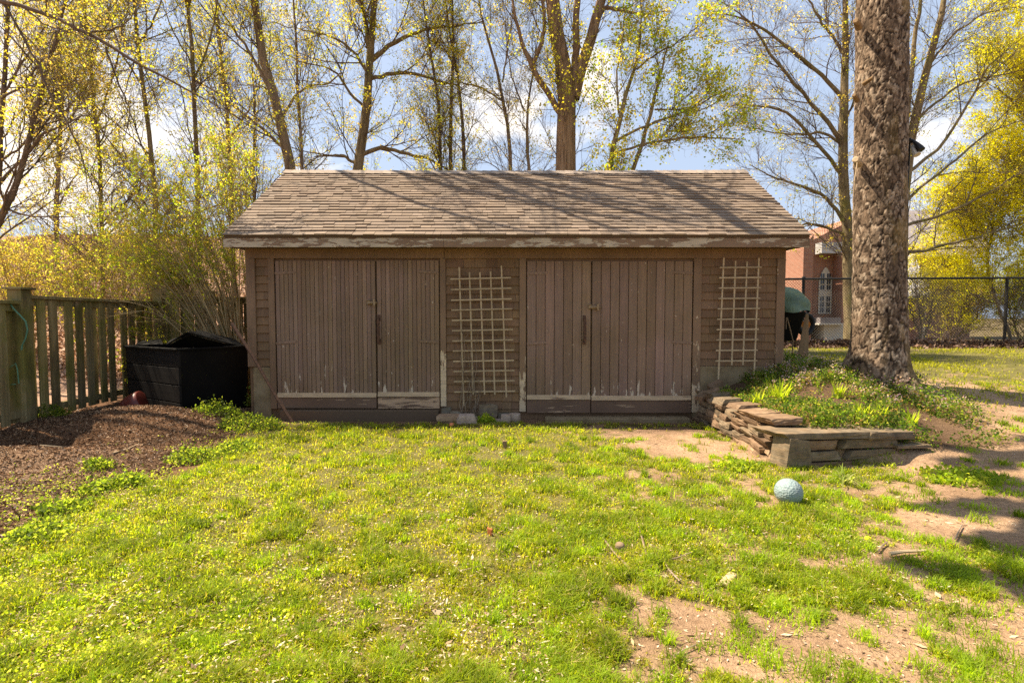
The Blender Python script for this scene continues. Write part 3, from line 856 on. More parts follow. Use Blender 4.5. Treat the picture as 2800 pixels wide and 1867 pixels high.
# left leg: runs from the shed post towards the camera
A0 = Vector((2.66, 7.26, 0)); B0 = Vector((2.60, 4.93, 0)); dv = (B0 - A0); Ln = dv.length; dv.normalize()
def topz(s): return 0.40 - 0.05 * s / Ln - (0.05 if 0.30 * Ln < s < .42 * Ln else 0)
sd = 100
for c_ in range(5):
    s = -0.02; 
    while s < Ln:
        w = rg.uniform(0.16, 0.40)
        if s + w > Ln: w = Ln - s + .02
        if w < .08: break
        hc = topz(s) / 5
        z = c_ * hc - 0.03 + (0.01 * rg.uniform(-1, 1))
        p = A0 + dv * (s + w / 2)
        off = rg.uniform(-.02, .025) + 0.012 * (5 - c_) - .03
        rock("stone", rg.choice((slate_m, slateA_m, slateA_m)), (p.x + .13 - off, p.y, z), (0.26, w * .95, hc * rg.uniform(.80, 1.08)), sd, wall, rot=rg.uniform(-.06, .06), jag=.17, round_=.14, tint=rg.uniform(.55, 1.35), tilt=(rg.uniform(-.05, .12), rg.uniform(-.08, .05)))
        sd += 1; s += w - .004
# cap slabs on the left leg
for (s, w, dz) in ((0.22, .46, -.01), (0.66, .36, -.03), (1.22, .30, .02), (1.62, .40, .0), (2.0, .34, .02)):
    p = A0 + dv * s; sd += 1
    rock("cap_stone", slateA_m if s > .9 else slate_m, (p.x + .14, p.y, topz(s) - .02 + dz), (0.29, w, rg.uniform(.045, .075)), sd, wall, rot=rg.uniform(-.2, .2), jag=.17, round_=.10, tint=rg.uniform(.8, 1.1), tilt=(-.05, -.06))
# front leg
C0 = Vector((3.72, 5.02, 0)); Bf = Vector((2.60, 4.86, 0)); dw = (C0 - Bf); L2 = dw.length; dw.normalize(); aw = math.atan2(dw.y, dw.x)
rock("corner_stone", slate_m, (2.70, 4.90, -.05), (0.25, 0.20, 0.335), 301, wall, rot=aw, jag=.17, round_=.12, tint=.95)
for c_, row in enumerate((((.30, .52), (.74, .38)), ((.26, .40), (.70, .50), (1.02, .2)), ((.28, .34), (.62, .40), (.95, .30)))):
    for s, w in row:
        p = Bf + dw * (s + w * .35); sd += 1
        rock("stone", rg.choice((slateA_m, slate_m)), (p.x, p.y + .08, -.04 + c_ * .108), (w * .93, .24, .090), sd, wall, rot=aw + rg.uniform(-.04, .04), jag=.17, round_=.16, tint=rg.uniform(.65, 1.3))
p = Bf + dw * .40
rock("cap_stone", slate_m, (p.x - .02, p.y + .11, .285), (0.92, .36, .062), 311, wall, rot=aw - .06, jag=.13, round_=.08, tint=.95)
p = Bf + dw * 1.02
rock("cap_stone", slate_m, (p.x + .03, p.y + .13, .27), (0.58, .42, .075), 312, wall, rot=aw + .12, jag=.15, round_=.10, tint=.95, tilt=(.05, .05))
for k, (px, py, d, sx, sy, sz, lab, mt) in enumerate(((2188, 1166, 5.25, .34, .16, .03, "thin flat slate lying on top of the wall's cap stones", slate_m), (2475, 1216, 5.05, .36, .20, .03, "flat grey slate on the soil past the end of the stone wall", slate_m))):
    p = W(px, py, d); 
    o = rock("flat_stone", mt, (p.x, p.y, p.z - .01), (sx, sy, sz), 330 + k, None, rot=.1, jag=.05, round_=.05); tag(o, lab, "stone")
# stones at the foot of the left trellis  (px, py base, d, w, depth, h, material, label)
for k, (px, py, d, sx, sy, sz, mt, lab, ti) in enumerate((
    (1220, 1116, 7.36, .145, .07, .20, grey_m, "dark grey slab standing against the peeled door post", .8),
    (1245, 1117, 7.30, .16, .08, .155, grey_m, "greenish grey stone standing under the trellis's first upright", 1.1),
    (1232, 1134, 7.12, .36, .22, .045, slateA_m, "flat tan slab bridging the stones under the trellis", 1.5),
    (1236, 1150, 7.10, .20, .16, .10, slateA_m, "block holding up the flat tan slab", 1.15),
    (1275, 1156, 6.98, .24, .17, .125, pale_m, "large pale pink stone in front of the trellis", 1.15),
    (1305, 1141, 7.10, .10, .10, .09, pale_m, "small grey pebble behind the large pale pink stone", .9),
    (1336, 1122, 7.32, .26, .08, .24, slate_m, "tall brown stone leaning on the siding under the trellis", .9),
    (1384, 1126, 7.32, .22, .10, .12, grey_m, "dark stone at the right foot of the trellis", .7),
    (1383, 1160, 6.98, .13, .13, .12, pale_m, "round pinkish stone nearest the grass in front of the trellis", 1.05),
    (1408, 1150, 7.05, .14, .12, .14, pale_m, "mottled white stone beside the right door post", 1.0),
    (1362, 1152, 7.05, .12, .08, .06, pale_m, "small buff stone left of the round pinkish stone", .85))):
    p = W(px, py, d); z = hz(p.x, p.y)
    if k == 2: z += .085
    o = rock("field_stone", mt, (p.x, p.y, z - .02), (sx, sy, sz + .02), 350 + k, None, rot=rg.uniform(-.2, .2), jag=.16 if k != 2 else .05, round_=.35 if k not in (2, 0) else .08, tint=ti, tilt=((-.12, 0) if k in (0, 1, 6) else (0, 0)))
    tag(o, lab, "stone", "stones at the foot of the trellis")
for k, (px, py, d, sx, sy, sz, lab) in enumerate(((1945, 1072, 7.0, .26, .14, .05, "tilted brown flagstone propped by the shed foundation"), (1958, 1058, 7.2, .24, .1, .10, "brown rubble stone against the shed foundation"), (1922, 1080, 7.0, .2, .12, .05, "rubble stone atop the wall end by the shed door"))):
    p = W(px, py, d); o = rock("rubble_stone", slateA_m, (p.x, p.y, max(p.z, hz(p.x, p.y)) - .03), (sx, sy, sz), 370 + k, None, rot=.3 * k, jag=.1, round_=.1, tint=.8, tilt=(.1, -.35)); tag(o, lab, "stone")

# ------------------------------------------------------------------ ball
n = NT("textured_blue_rubber"); v = n.coord((1, 1, 1))
vo = n.node('ShaderNodeTexVoronoi', Scale=68.0); n.lk(v, vo.inputs['Vector'])
dirt = n.noise(v, 9, 5, .65)
sx = n.node('ShaderNodeSeparateXYZ'); n.lk(v, sx.inputs[0])
c = n.mix(n.ramp(dirt, [(.42, 0.), (.7, .55)]), (0.21, 0.28, 0.28), (0.28, 0.29, 0.26))
low = n.node('ShaderNodeMapRange'); n.lk(sx.outputs[2], low.inputs[0]); low.inputs[1].default_value = -.11; low.inputs[2].default_value = -.035; low.inputs[3].default_value = .8; low.inputs[4].default_value = 0
c = n.mix(n.math('MULTIPLY', low.outputs[0], n.ramp(dirt, [(.3, .2), (.6, 1.)])), c, (0.20, 0.13, 0.085))
ball_m = n.finish(c, 0.55, n.bump(vo.outputs['Distance'], .9, .006), spec=.35)
p = W(2157, 1312, 3.93); rr = 36.3 / 1400 * 3.93
bpy_me = bpy.data.meshes.new("ball")
import bmesh
bm = bmesh.new(); bmesh.ops.create_uvsphere(bm, u_segments=48, v_segments=32, radius=rr)
for f in bm.faces: f.smooth = True
bm.to_mesh(bpy_me); bm.free()
bo = link("ball", bpy_me, ball_m); bo.location = (p.x, p.y, hz(p.x, p.y) + rr - .012)
tag(bo, "dusty pale blue textured rubber ball on the grass before the stone wall", "ball")

# ------------------------------------------------------------------ wheelbarrow under a tarp beside the shed
n = NT("green_tarp"); v = n.coord((1, 1, 1))
tarp_m = n.finish(n.ramp(n.noise(v, 6, 4), [(.3, (.045, .085, .035)), (.7, (.11, .17, .075))]), .45, n.bump(n.noise(n.coord((3, 3, 1)), 7, 4), .6, .03), spec=.5)
n = NT("tyre_rubber"); tyre_m = n.finish((.012, .012, .012), .7, spec=.2)
n = NT("orange_hub"); hub_m = n.finish((.55, .19, .03), .5)
n = NT("weathered_plank"); v = n.coord((12, 12, 1.2))
plank_m = n.finish(n.ramp(n.noise(v, 1, 5), [(.3, (.16, .10, .05)), (.7, (.30, .20, .11))]), .85, spec=.15)
dd_ = 9.5
base = W(2150, 985, dd_)
wb = empty("wheelbarrow", (base.x, base.y, hz(base.x, base.y)), "black wheelbarrow tipped on end against the far side of the shed", "wheelbarrow")
m = MB()
q = lambda px, py, d: W(px, py, d)
m.hexa([q(2118, 935, 9.3), q(2178, 930, 9.3), q(2178, 930, 9.6), q(2118, 935, 9.6), q(2100, 852, 9.1), q(2204, 852, 9.1), q(2204, 852, 9.9), q(2100, 852, 9.9)])
m.build("tray", black_m, wb, bevel=.02)
m = MB(); m.tube([q(2152, 868, 9.05), q(2168, 930, 9.1), q(2166, 985, 9.2)], .011, 8); m.tube([q(2150, 868, 9.05), q(2149, 900, 9.05)], .008, 8); m.build("leg_brace", latch_m, wb)
wc = W(2203, 887, 9.75); pts = []; m = MB()
for i in range(25):
    an = 2 * math.pi * i / 24; pts.append(wc + Vector((.06 * math.cos(an) + .12 * math.cos(an) , .16 * math.cos(an) * 0 + .08 * math.cos(an), .185 * math.sin(an))))
m.tube(pts, .045, 10, cap=False); w_ = m.build("wheel", tyre_m, wb, smooth=True)
m = MB(); m.tube([wc + Vector((-.02, -.05, 0)), wc + Vector((.02, .05, 0))], .075, 14); m.build("hub", hub_m, w_)
cx = W(2128, 855, 9.5); m = MB(); nu, nv = 40, 14
V = []; F = []
for j in range(nv + 1):
    ph = (math.pi / 2) * j / nv
    for i in range(nu):
        an = 2 * math.pi * i / nu
        k = 1 + .05 * math.sin(an * 7) * (1 - j / nv) + .03 * math.sin(an * 3 + j)
        V.append((cx.x + .52 * k * math.cos(an) * math.cos(ph) ** .8, cx.y + .48 * k * math.sin(an) * math.cos(ph) ** .8, cx.z + .02 + .46 * math.sin(ph) + (.025 * math.sin(an * 5) if j == 0 else 0)))
for j in range(nv):
    for i in range(nu):
        F.append((j * nu + i, j * nu + (i + 1) % nu, (j + 1) * nu + (i + 1) % nu, (j + 1) * nu + i))
m.add(V, F); o = m.build("tarpaulin", tarp_m, None, smooth=True); tag(o, "green tarpaulin draped over the wheelbarrow beside the shed", "tarpaulin")
m = MB(); m.hexa([q(2178, 978, 9.35), q(2211, 978, 9.35), q(2211, 978, 9.42), q(2178, 978, 9.42), q(2203, 858, 9.35), q(2211, 858, 9.35), q(2211, 858, 9.42), q(2203, 858, 9.42)])
o = m.build("plank", plank_m, None, bevel=.004); tag(o, "tan tapered plank standing beside the black wheelbarrow", "plank")
m = MB(); m.tube([q(2196, 815, 9.6), q(2203, 812, 9.6), q(2204, 822, 9.6), q(2199, 830, 9.6)], .012, 8); o = m.build("garden_hose", latch_m); tag(o, "loop of pale hose showing above the green tarpaulin", "hose")

# ------------------------------------------------------------------ chain-link fence
n = NT("dark_galvanised_wire"); wire_m = n.finish((.018, .016, .014), .55, spec=.4, metal=.3)
YF = 12.7
cf = empty("chain_link_fence", (6.4, YF, hz(6.4, YF)), "black chain-link fence along the far edge of the yard", "fence")
zt_ = W(2475, 764, YF).z
for px in (2195, 2475, 2750, 3025, 3300):
    x = W(px, 850, YF).x; z0 = hz(x, YF) - .2
    pm = MB(); pm.tube([(x, YF, z0), (x, YF, zt_ + .03)], .034, 10); po = pm.build("post", wire_m, cf)
    pm = MB(); pm.tube([(x, YF, zt_ + .03), (x, YF, zt_ + .06), (x, YF, zt_ + .075)], [.042, .04, .012], 10); pm.build("post_cap", wire_m, po)
x0, x1 = 5.3, 17.0
m = MB(); m.tube([(x0, YF, zt_), (x1, YF, zt_ + .06)], .027, 8); m.build("top_rail", wire_m, cf)
zb_ = hz(8, YF) + .0
st = .072; hgt = zt_ - zb_ - .03; V = []; F = []
rw = .0032
for s in (-1, 1):
    k = 0; x = x0 - hgt
    while x < x1:
        a = np.array([x, YF - .036 + s * .003, zb_]); b = np.array([x + hgt, YF - .036 + s * .003, zt_ - .03])
        if s < 0: a, b = np.array([x + hgt, a[1], zb_]), np.array([x, b[1], zt_ - .03])
        d_ = (b - a) / np.linalg.norm(b - a); nn = np.array([-d_[2], 0, d_[0]]) * rw; yy = np.array([0, rw, 0])
        i0 = len(V); V += [a + nn, a + yy, a - nn, a - yy, b + nn, b + yy, b - nn, b - yy]
        F += [(i0 + j, i0 + (j + 1) % 4, i0 + 4 + (j + 1) % 4, i0 + 4 + j) for j in range(4)]
        x += st
V = np.array(V); V = V[:]
link("wire_mesh", np_mesh("wire_mesh", V, np.array(F), np.ones((len(V), 3))), wire_m, cf)

# ------------------------------------------------------------------ brick building beyond
n = NT("red_brick"); v = n.coord((1, 1, 1))
sx = n.node('ShaderNodeSeparateXYZ'); n.lk(v, sx.inputs[0])
cmb = n.node('ShaderNodeCombineXYZ'); n.lk(n.math('ADD', sx.outputs[0], sx.outputs[1]), cmb.inputs[0]); n.lk(sx.outputs[2], cmb.inputs[1])
br = n.node('ShaderNodeTexBrick'); n.lk(cmb.outputs[0], br.inputs['Vector'])
br.inputs['Color1'].default_value = (.24, .088, .052, 1); br.inputs['Color2'].default_value = (.31, .12, .072, 1); br.inputs['Mortar'].default_value = (.33, .24, .18, 1)
br.inputs['Scale'].default_value = 1.0; br.inputs['Mortar Size'].default_value = .012; br.inputs['Brick Width'].default_value = .22; br.inputs['Row Height'].default_value = .075
brick_m = n.finish(br.outputs[0], .9, spec=.1)
n = NT("grey_slate_roof"); v = n.coord((1, 1, 1)); groof_m = n.finish(n.ramp(n.noise(v, .8, 5), [(.3, (.17, .15, .15)), (.7, (.26, .23, .22))]), .8, spec=.2)
n = NT("pale_metal_roof"); proof_m = n.finish((.55, .52, .48), .6, spec=.3)
n = NT("cream_frame"); white_m = n.finish((.50, .46, .39), .6)
n = NT("dark_window_glass"); glass_m = n.finish((.03, .035, .045), .08, spec=.6)
n = NT("pale_bay_panel"); bay_m = n.finish((.42, .41, .40), .6)
bld = empty("brick_building", (19, 30, 0), "red brick building with a tall arched window beyond the chain-link fence", "building")
def pbox(name, mat, px0, px1, py0, py1, d, depth, par=bld, zb=None):
    a = W(px0, py1, d); b = W(px1, py0, d)
    m = MB(); m.box((a.x, d, (zb if zb is not None else a.z)), (b.x, d + depth, b.z)); return m.build(name, mat, par)
G0 = -0.3
# tower with two piers and a recessed bay
ax0, ax1 = W(2216, 0, 30).x, W(2344, 0, 30).x
zl, zh = W(0, 678, 30).z, W(0, 640, 30).z
apx = W(2330, 580, 30)
m = MB()
m.add([(ax0, 30, G0), (W(2243, 0, 30).x, 30, G0), (W(2243, 0, 30).x, 30, zh), (ax0, 30, zl), (ax0, 33, G0), (W(2243, 0, 30).x, 33, G0), (W(2243, 0, 30).x, 33, zh), (ax0, 33, zl)], [(0, 1, 2, 3), (5, 4, 7, 6), (4, 0, 3, 7), (1, 5, 6, 2), (3, 2, 6, 7)])
m.build("brick_pier", brick_m, bld)
pbox("brick_pier", brick_m, 2299, 2322, 690, 930, 30, 1.2, zb=G0)
m = MB(); xa, xb = W(2243, 0, 30.9).x, W(2345, 0, 30.9).x + .6
m.add([(xa, 31.0, G0), (xb, 31.0, G0), (xb, 31.0, apx.z), (xa, 31.0, zh - .2), (xa, 37, G0), (xb, 37, G0), (xb, 37, apx.z), (xa, 37, zh - .2)], [(0, 1, 2, 3), (5, 4, 7, 6), (4, 0, 3, 7), (1, 5, 6, 2), (3, 2, 6, 7)])
m.build("brick_wall", brick_m, bld)
w0, w1 = W(2262, 0, 30.9).x, W(2299, 0, 30.9).x; zw0, zw1 = W(0, 858, 30.9).z, W(0, 765, 30.9).z
def arch(x0, x1, z0, z1, rise, y, t):
    vs = [(x0, y, z0), (x1, y, z0)]
    N = 10
    for i in range(N + 1):
        s = i / N; xx = x1 + (x0 - x1) * s
        vs.append((xx, y, z1 + rise * (1 - abs(2 * s - 1) ** 1.6)))
    k = len(vs); vs2 = [(a, y + t, c_) for a, b, c_ in vs]
    return vs + vs2, [tuple(range(k)), tuple(range(k, 2 * k))[::-1]] + [(i, i + k, (i + 1) % k + k, (i + 1) % k) for i in range(k)]
m = MB(); m.add(*arch(w0, w1, zw0, zw1, .75, 30.93, .05)); win = m.build("window", white_m, bld)
for (a, b) in ((w0 + .08, (w0 + w1) / 2 - .06), ((w0 + w1) / 2 + .06, w1 - .08)):
    for r_ in range(7):
        h_ = (zw1 + .35 - zw0) / 7; z0 = zw0 + .05 + r_ * h_
        if r_ == 3: continue
        for c_ in range(2):
            ww = (b - a) / 2
            m = MB(); m.box((a + c_ * ww + .02, 30.91, z0 + .03), (a + (c_ + 1) * ww - .02, 30.929, z0 + h_ - .03)); m.build("pane", glass_m, win)
byw = pbox("bay_window", bay_m, 2247, 2304, 662, 692, 30.3, .7)
for k in range(3):
    a = 2251 + k * 18
    pbox("pane", glass_m, a, a + 12, 667, 686, 30.28, .018, byw).location = -bld.location
pbox("porch_roof", groof_m, 2243, 2300, 868, 884, 29.4, 1.6); pbox("porch", white_m, 2252, 2310, 888, 935, 29.8, 1.2, zb=G0); pbox("sill_band", white_m, 2240, 2316, 884, 888, 29.3, 1.7)
# low wing to the left
pbox("brick_wall", brick_m, 2090, 2216, 812, 930, 32, 5, zb=G0)
def roofpoly(name, mat, pts, t=.15):
    m = MB(); p = [Vector(q_) for q_ in pts]; k = len(p); nn = Vector((0, 0, -t))
    m.add(p + [q_ + nn for q_ in p], [tuple(range(k)), tuple(range(k, 2 * k))[::-1]] + [(i, i + k, (i + 1) % k + k, (i + 1) % k) for i in range(k)]); return m.build(name, mat, bld)
roofpoly("roof", proof_m, [W(2080, 812, 31.6), W(2216, 812, 31.6), W(2216, 735, 35), W(2185, 760, 35), W(2110, 800, 35)])
# main roof and the pale gabled wing at right of the pine
xq0, xq1 = W(2340, 0, 38).x, W(2640, 0, 38).x
roofpoly("roof", groof_m, [W(2330, 700, 34), W(2700, 700, 34), W(2700, 576, 40), W(2330, 576, 40)])
m = MB(); m.box((W(2345, 0, 34.5).x, 34.5, G0), (W(2690, 0, 34.5).x, 40, W(0, 705, 34.5).z)); m.build("brick_wall", brick_m, bld)
roofpoly("roof", proof_m, [W(2440, 812, 29.5), W(2548, 806, 29.5), W(2540, 780, 30.5), W(2498, 694, 33), W(2440, 690, 33)])
for k in range(7):
    a = W(2450 + k * 14, 808, 29.45); b = W(2446 + k * 9, 700, 32.95)
    m = MB(); m.bar(a + Vector((0, 0, .05)), b + Vector((0, 0, .05)), .06, .06); m.build("roof_seam", proof_m, bld)
pbox("brick_wall", brick_m, 2400, 2545, 816, 935, 30, 4, zb=G0)
pbox("downpipe", white_m, 2528, 2535, 720, 935, 29.6, .15, zb=G0)
# ------------------------------------------------------------------ the big pine
def pine_trunk():
    d = 6.75
    pts = [(2388, 1075, 235), (2394, 1046, 215), (2398, 1010, 186), (2402, 960, 168), (2404, 900, 158), (2404, 780, 152), (2405, 600, 149), (2407, 400, 147), (2410, 200, 146), (2412, 0, 144), (2416, -300, 130), (2425, -900, 95), (2430, -1500, 55)]
    P = [W(a, b, d) for a, b, c in pts]; Rr = [c / 2 / 1400 * d * .815 for a, b, c in pts]
    zs = np.array([p.z for p in P]); xs = np.array([p.x for p in P]); rs = np.array(Rr)
    zz = np.concatenate([np.linspace(zs[0] - .15, 6.4, 560), np.linspace(6.45, zs[-1], 60)])
    na = 150
    cx = np.interp(zz, zs, xs); cr = np.interp(zz, zs, rs)
    ang = np.linspace(0, 2 * np.pi, na, endpoint=False)
    A, Z = np.meshgrid(ang, zz)
    R0 = np.repeat(cr[:, None], na, 1)
    gz0 = zs[1]
    flare = np.clip((gz0 + .55 - Z) / .6, 0, 1) ** 2
    R0 = R0 * (1 + flare * 0.20 * np.sin(A * 5 + .6) + .10 * flare + flare * .06 * np.sin(A * 9 + 2))
    # bark plates: cell distance on the unrolled surface
    U = A / (2 * np.pi); nc = 17.0
    u = U * nc + .8 * (fbm(np.cos(A) * 4 + 7, Z * 5.0 + np.sin(A) * 4, 71) - .5) * 2; w = Z * 4.6 + 1.3 * (fbm(np.cos(A) * 6 + 3, Z * 4 + np.sin(A) * 6, 72) - .5)
    def vor(u, w, per, seed):
        iu = np.floor(u); iw = np.floor(w)
        f1 = np.full(u.shape, 9.); f2 = np.full(u.shape, 9.); cid = np.zeros(u.shape)
        for du in (-1, 0, 1):
            for dw_ in (-1, 0, 1):
                cu = iu + du; cw = iw + dw_; hu = np.mod(cu, per)
                ju = _hash(hu, cw, seed); jw = _hash(hu, cw, seed + 1)
                dd = np.hypot(u - (cu + .15 + .7 * ju), (w - (cw + .1 + .8 * jw)))
                nearer = dd < f1
                f2 = np.where(nearer, f1, np.minimum(f2, dd)); cid = np.where(nearer, _hash(hu, cw, seed + 5), cid); f1 = np.where(nearer, dd, f1)
        return f2 - f1, cid
    e1, id1 = vor(u, w, nc, 81)
    e2, id2 = vor(u * 3.0, w * 4.0, int(nc * 3.0), 91)
    plate = ss(0.0, 0.17, e1 + .12 * (fbm(np.cos(A) * 12 + 2, Z * 22 + np.sin(A) * 12, 73, 3) - .5)) 
    fine = ss(0.0, 0.35, e2)
    tile = fbm(np.cos(A) * 9 + np.sin(A) * 5, Z * 20, 75, 4) - .5
    tile2 = fbm(np.cos(A) * 22 + 9, Z * 34 + np.sin(A) * 22, 76, 4) - .5
    Rr_ = R0 + 0.011 * (plate - 1) + 0.003 * (fine - 1) * plate + .007 * (id2 - .5) * plate + 0.004 * tile2 + .006 * (id1 - .5) * plate
    X = cx[:, None] + Rr_ * np.cos(A); Y = d + Rr_ * np.sin(A)
    V = np.stack([X, Y, Z], -1).reshape(-1, 3)
    nr = len(zz); ii = np.arange(nr * na).reshape(nr, na); jj = np.roll(ii, -1, 1)
    F = np.stack([ii[:-1], jj[:-1], jj[1:], ii[1:]], -1).reshape(-1, 4)
    pl = plate[..., None]; t_ = id1[..., None]; t2 = id2[..., None]
    col = (np.array([.115, .078, .052]) * (1 - t_) + np.array([.185, .132, .090]) * t_) * (0.42 + 1.15 * t2)
    pale = ss(.72, .9, id2)[..., None] * pl
    col = col * (1 - pale * .55) + np.array([.36, .29, .215]) * pale * .55
    col = col * pl + np.array([.020, .012, .008]) * (1 - pl)
    lich = (ss(.52, .66, fbm(np.cos(A) * 2 + 3, Z * 1.6, 77, 4)) * ss(.0, .6, np.cos(A) * .8 + .5))[..., None]
    col = col * (1 - .45 * lich) + np.array([.24, .165, .06]) * .45 * lich
    col = np.clip(col * (1 + 1.3 * tile2[..., None]), .01, 1)
    return np_mesh("trunk", V, F, col.reshape(-1, 3), False), P, Rr
n = NT("pine_bark"); v = n.coord((1, 1, 1))
c = n.mix(1.0, n.attr(), n.ramp(n.noise(n.coord((40, 40, 14)), 1, 5, .7), [(.3, .65), (.7, 1.35)]), 'MULTIPLY')
pine_m = n.finish(c, .92, n.bump(n.noise(n.coord((55, 55, 20)), 1, 5, .7), .7, .012), spec=.1)
pb = W(2396, 1050, 6.75)
pine = empty("pine_tree", (pb.x, pb.y, hz(pb.x, pb.y)), "massive old pine with plated brown bark rising from the planted bed", "tree")
me, PP, PR = pine_trunk()
link("trunk", me, pine_m, pine)
for (px, py, dx, r_, l_) in ((2343, 441, -1, .040, .06), (2343, 63, -1, .035, .05), (2381, 217, 0, .022, .03), (2338, 265, -1, .025, .05)):
    m = MB(); a = W(px, py, 6.6 if dx else 6.42)
    dv_ = Vector((dx * .7, -.7, .1)) if dx else Vector((0, -1, 0))
    m.tube([a - dv_ * .12, a + dv_ * .0, a + dv_ * l_, a + dv_ * (l_ + .012)], [r_ * 1.25, r_ * 1.05, r_, r_ * .7], 12); m.build("branch_stub", lath_m if py == 441 else plank_m, pine)
prng = np.random.default_rng(3)
lb = np.array([[(4.85, 6.75, 8.6), (3.2, 6.7, 8.7), (1.6, 6.5, 8.3), (0.2, 6.0, 7.7), (-.8, 5.1, 7.5), (-1.8, 4.1, 7.3)], [(4.9, 6.8, 10.5), (6.0, 7.4, 11.0), (7.2, 8.0, 11.2), (8.4, 8.6, 11.0), (9.4, 9.0, 10.6), (10, 9.4, 10.2)]])
m = MB(); a = W(2344, 445, 6.45); m.tube([a, W(2341, 470, 6.44), W(2336, 495, 6.44), W(2341, 520, 6.44)], .007, 6); o = m.build("rope", lath_m); tag(o, "short pale rope dangling from a cut branch stub on the pine", "rope")
# floodlight and its cable
xr_ = lambda z: None
fl = empty("floodlight", tuple(W(2484, 390, 6.70)), "small black twin floodlight fixed to the side of the pine trunk", "floodlight")
m = MB(); a = W(2478, 388, 6.72); m.tube([a, W(2493, 384, 6.68)], .035, 10); m.build("bracket", wire_m, fl)
m = MB(); m.tube([W(2494, 384, 6.68), W(2502, 390, 6.62), W(2514, 404, 6.56), W(2519, 411, 6.54)], [.018, .022, .04, .045], 12); m.build("lamp_head", wire_m, fl)
m = MB(); m.tube([W(2494, 400, 6.68), W(2500, 411, 6.62), W(2508, 424, 6.58)], [.018, .03, .042], 12); m.build("lamp_head", white_m, fl)
m = MB(); cp = []
for (px, py) in ((2487, 392), (2484, 450), (2480, 520), (2481, 600), (2479, 700), (2479, 800), (2481, 880), (2483, 950), (2486, 1000), (2493, 1045)):
    cp.append(W(px + 1, py, 6.72))
m.tube(cp, .011, 6); o = m.build("cable", wire_m); tag(o, "black power cable running down the pine trunk from the floodlight", "cable")

# ------------------------------------------------------------------ branching trees
def resample(P, k, jit, rng):
    P = np.array(P, float); seg = np.r_[0, np.cumsum(np.linalg.norm(np.diff(P[:, :3], axis=0), axis=1))]
    t = np.linspace(0, seg[-1], k)
    # Catmull-like smoothing through a cubic-ish blend
    Q = np.stack([np.interp(t, seg, P[:, i]) for i in range(4)], -1)
    for _ in range(2):
        Q[1:-1] = .25 * Q[:-2] + .5 * Q[1:-1] + .25 * Q[2:]
    Q[1:-1, :3] += rng.normal(0, jit, (k - 2, 3))
    return Q
def tubes(P, Rd, s):
    """P (N,k,3) Rd (N,k) -> verts, quads"""
    N, k, _ = P.shape
    T = np.gradient(P, axis=1); T /= np.maximum(np.linalg.norm(T, axis=2, keepdims=True), 1e-9)
    ref = np.where(np.abs(T[..., 2:3]) > .8, np.array([1., 0, 0]), np.array([0, 0, 1.]))
    ref = np.broadcast_to(ref[:, :1], T.shape)
    a = np.cross(T, ref); a /= np.maximum(np.linalg.norm(a, axis=2, keepdims=True), 1e-9); b = np.cross(T, a)
    an = np.arange(s) * 2 * np.pi / s
    V = P[:, :, None] + (a[:, :, None] * np.cos(an)[:, None] + b[:, :, None] * np.sin(an)[:, None]) * Rd[:, :, None, None]
    ii = np.arange(N * k * s).reshape(N, k, s); jj = np.roll(ii, -1, 2)
    F = np.stack([ii[:, :-1], jj[:, :-1], jj[:, 1:], ii[:, 1:]], -1).reshape(-1, 4)
    return V.reshape(-1, 3), F
def spawn(P, Rd, cnt, Lr, k, rng, ang=(35, 65), up=.25, tmin=.15, tmax=1., curl=.18, rmin=.003, rfac=.6, pull=None, fall=.5):
    """children of a batch of limbs. cnt: per parent; Lr: (lo,hi) length in metres"""
    N = P.shape[0]; kk = P.shape[1]
    idx = np.repeat(np.arange(N), cnt); M_ = len(idx)
    if M_ == 0: return np.zeros((0, k, 3)), np.zeros((0, k))
    t = rng.uniform(tmin, tmax, M_) * (kk - 1)
    i0 = np.minimum(t.astype(int), kk - 2); f = (t - i0)[:, None]
    p = P[idx, i0] * (1 - f) + P[idx, i0 + 1] * f
    r = Rd[idx, i0] * (1 - f[:, 0]) + Rd[idx, i0 + 1] * f[:, 0]
    T = P[idx, i0 + 1] - P[idx, i0]; T /= np.maximum(np.linalg.norm(T, axis=1, keepdims=True), 1e-9)
    q = rng.normal(size=(M_, 3)); q -= T * (q * T).sum(1, keepdims=True); q /= np.linalg.norm(q, axis=1, keepdims=True)
    an = np.radians(rng.uniform(*ang, M_))[:, None]
    d = T * np.cos(an) + q * np.sin(an)
    d[:, 2] += up
    if pull is not None: d += np.array(pull)
    d /= np.linalg.norm(d, axis=1, keepdims=True)
    L = rng.uniform(*Lr, M_) * (1 - fall * t / (kk - 1))
    out = np.zeros((M_, k, 3)); out[:, 0] = p
    st = (L / (k - 1))[:, None]
    for j in range(1, k):
        d = d + rng.normal(0, curl, (M_, 3)); d[:, 2] += up * .12
        d /= np.linalg.norm(d, axis=1, keepdims=True)
        out[:, j] = out[:, j - 1] + d * st
    r0 = np.clip(np.minimum(r * rfac, L * .0085 + .0015), rmin, None)
    Rn = r0[:, None] * np.linspace(1, .32, k)[None]
    return out, np.maximum(Rn, rmin * .6)
def pts_on(P, n_, rng, tmin=.3):
    N, k, _ = P.shape
    if N == 0: return np.zeros((0, 3))
    idx = rng.integers(0, N, n_); t = rng.uniform(tmin, 1, n_) * (k - 1); i0 = np.minimum(t.astype(int), k - 2); f = (t - i0)[:, None]
    return P[idx, i0] * (1 - f) + P[idx, i0 + 1] * f
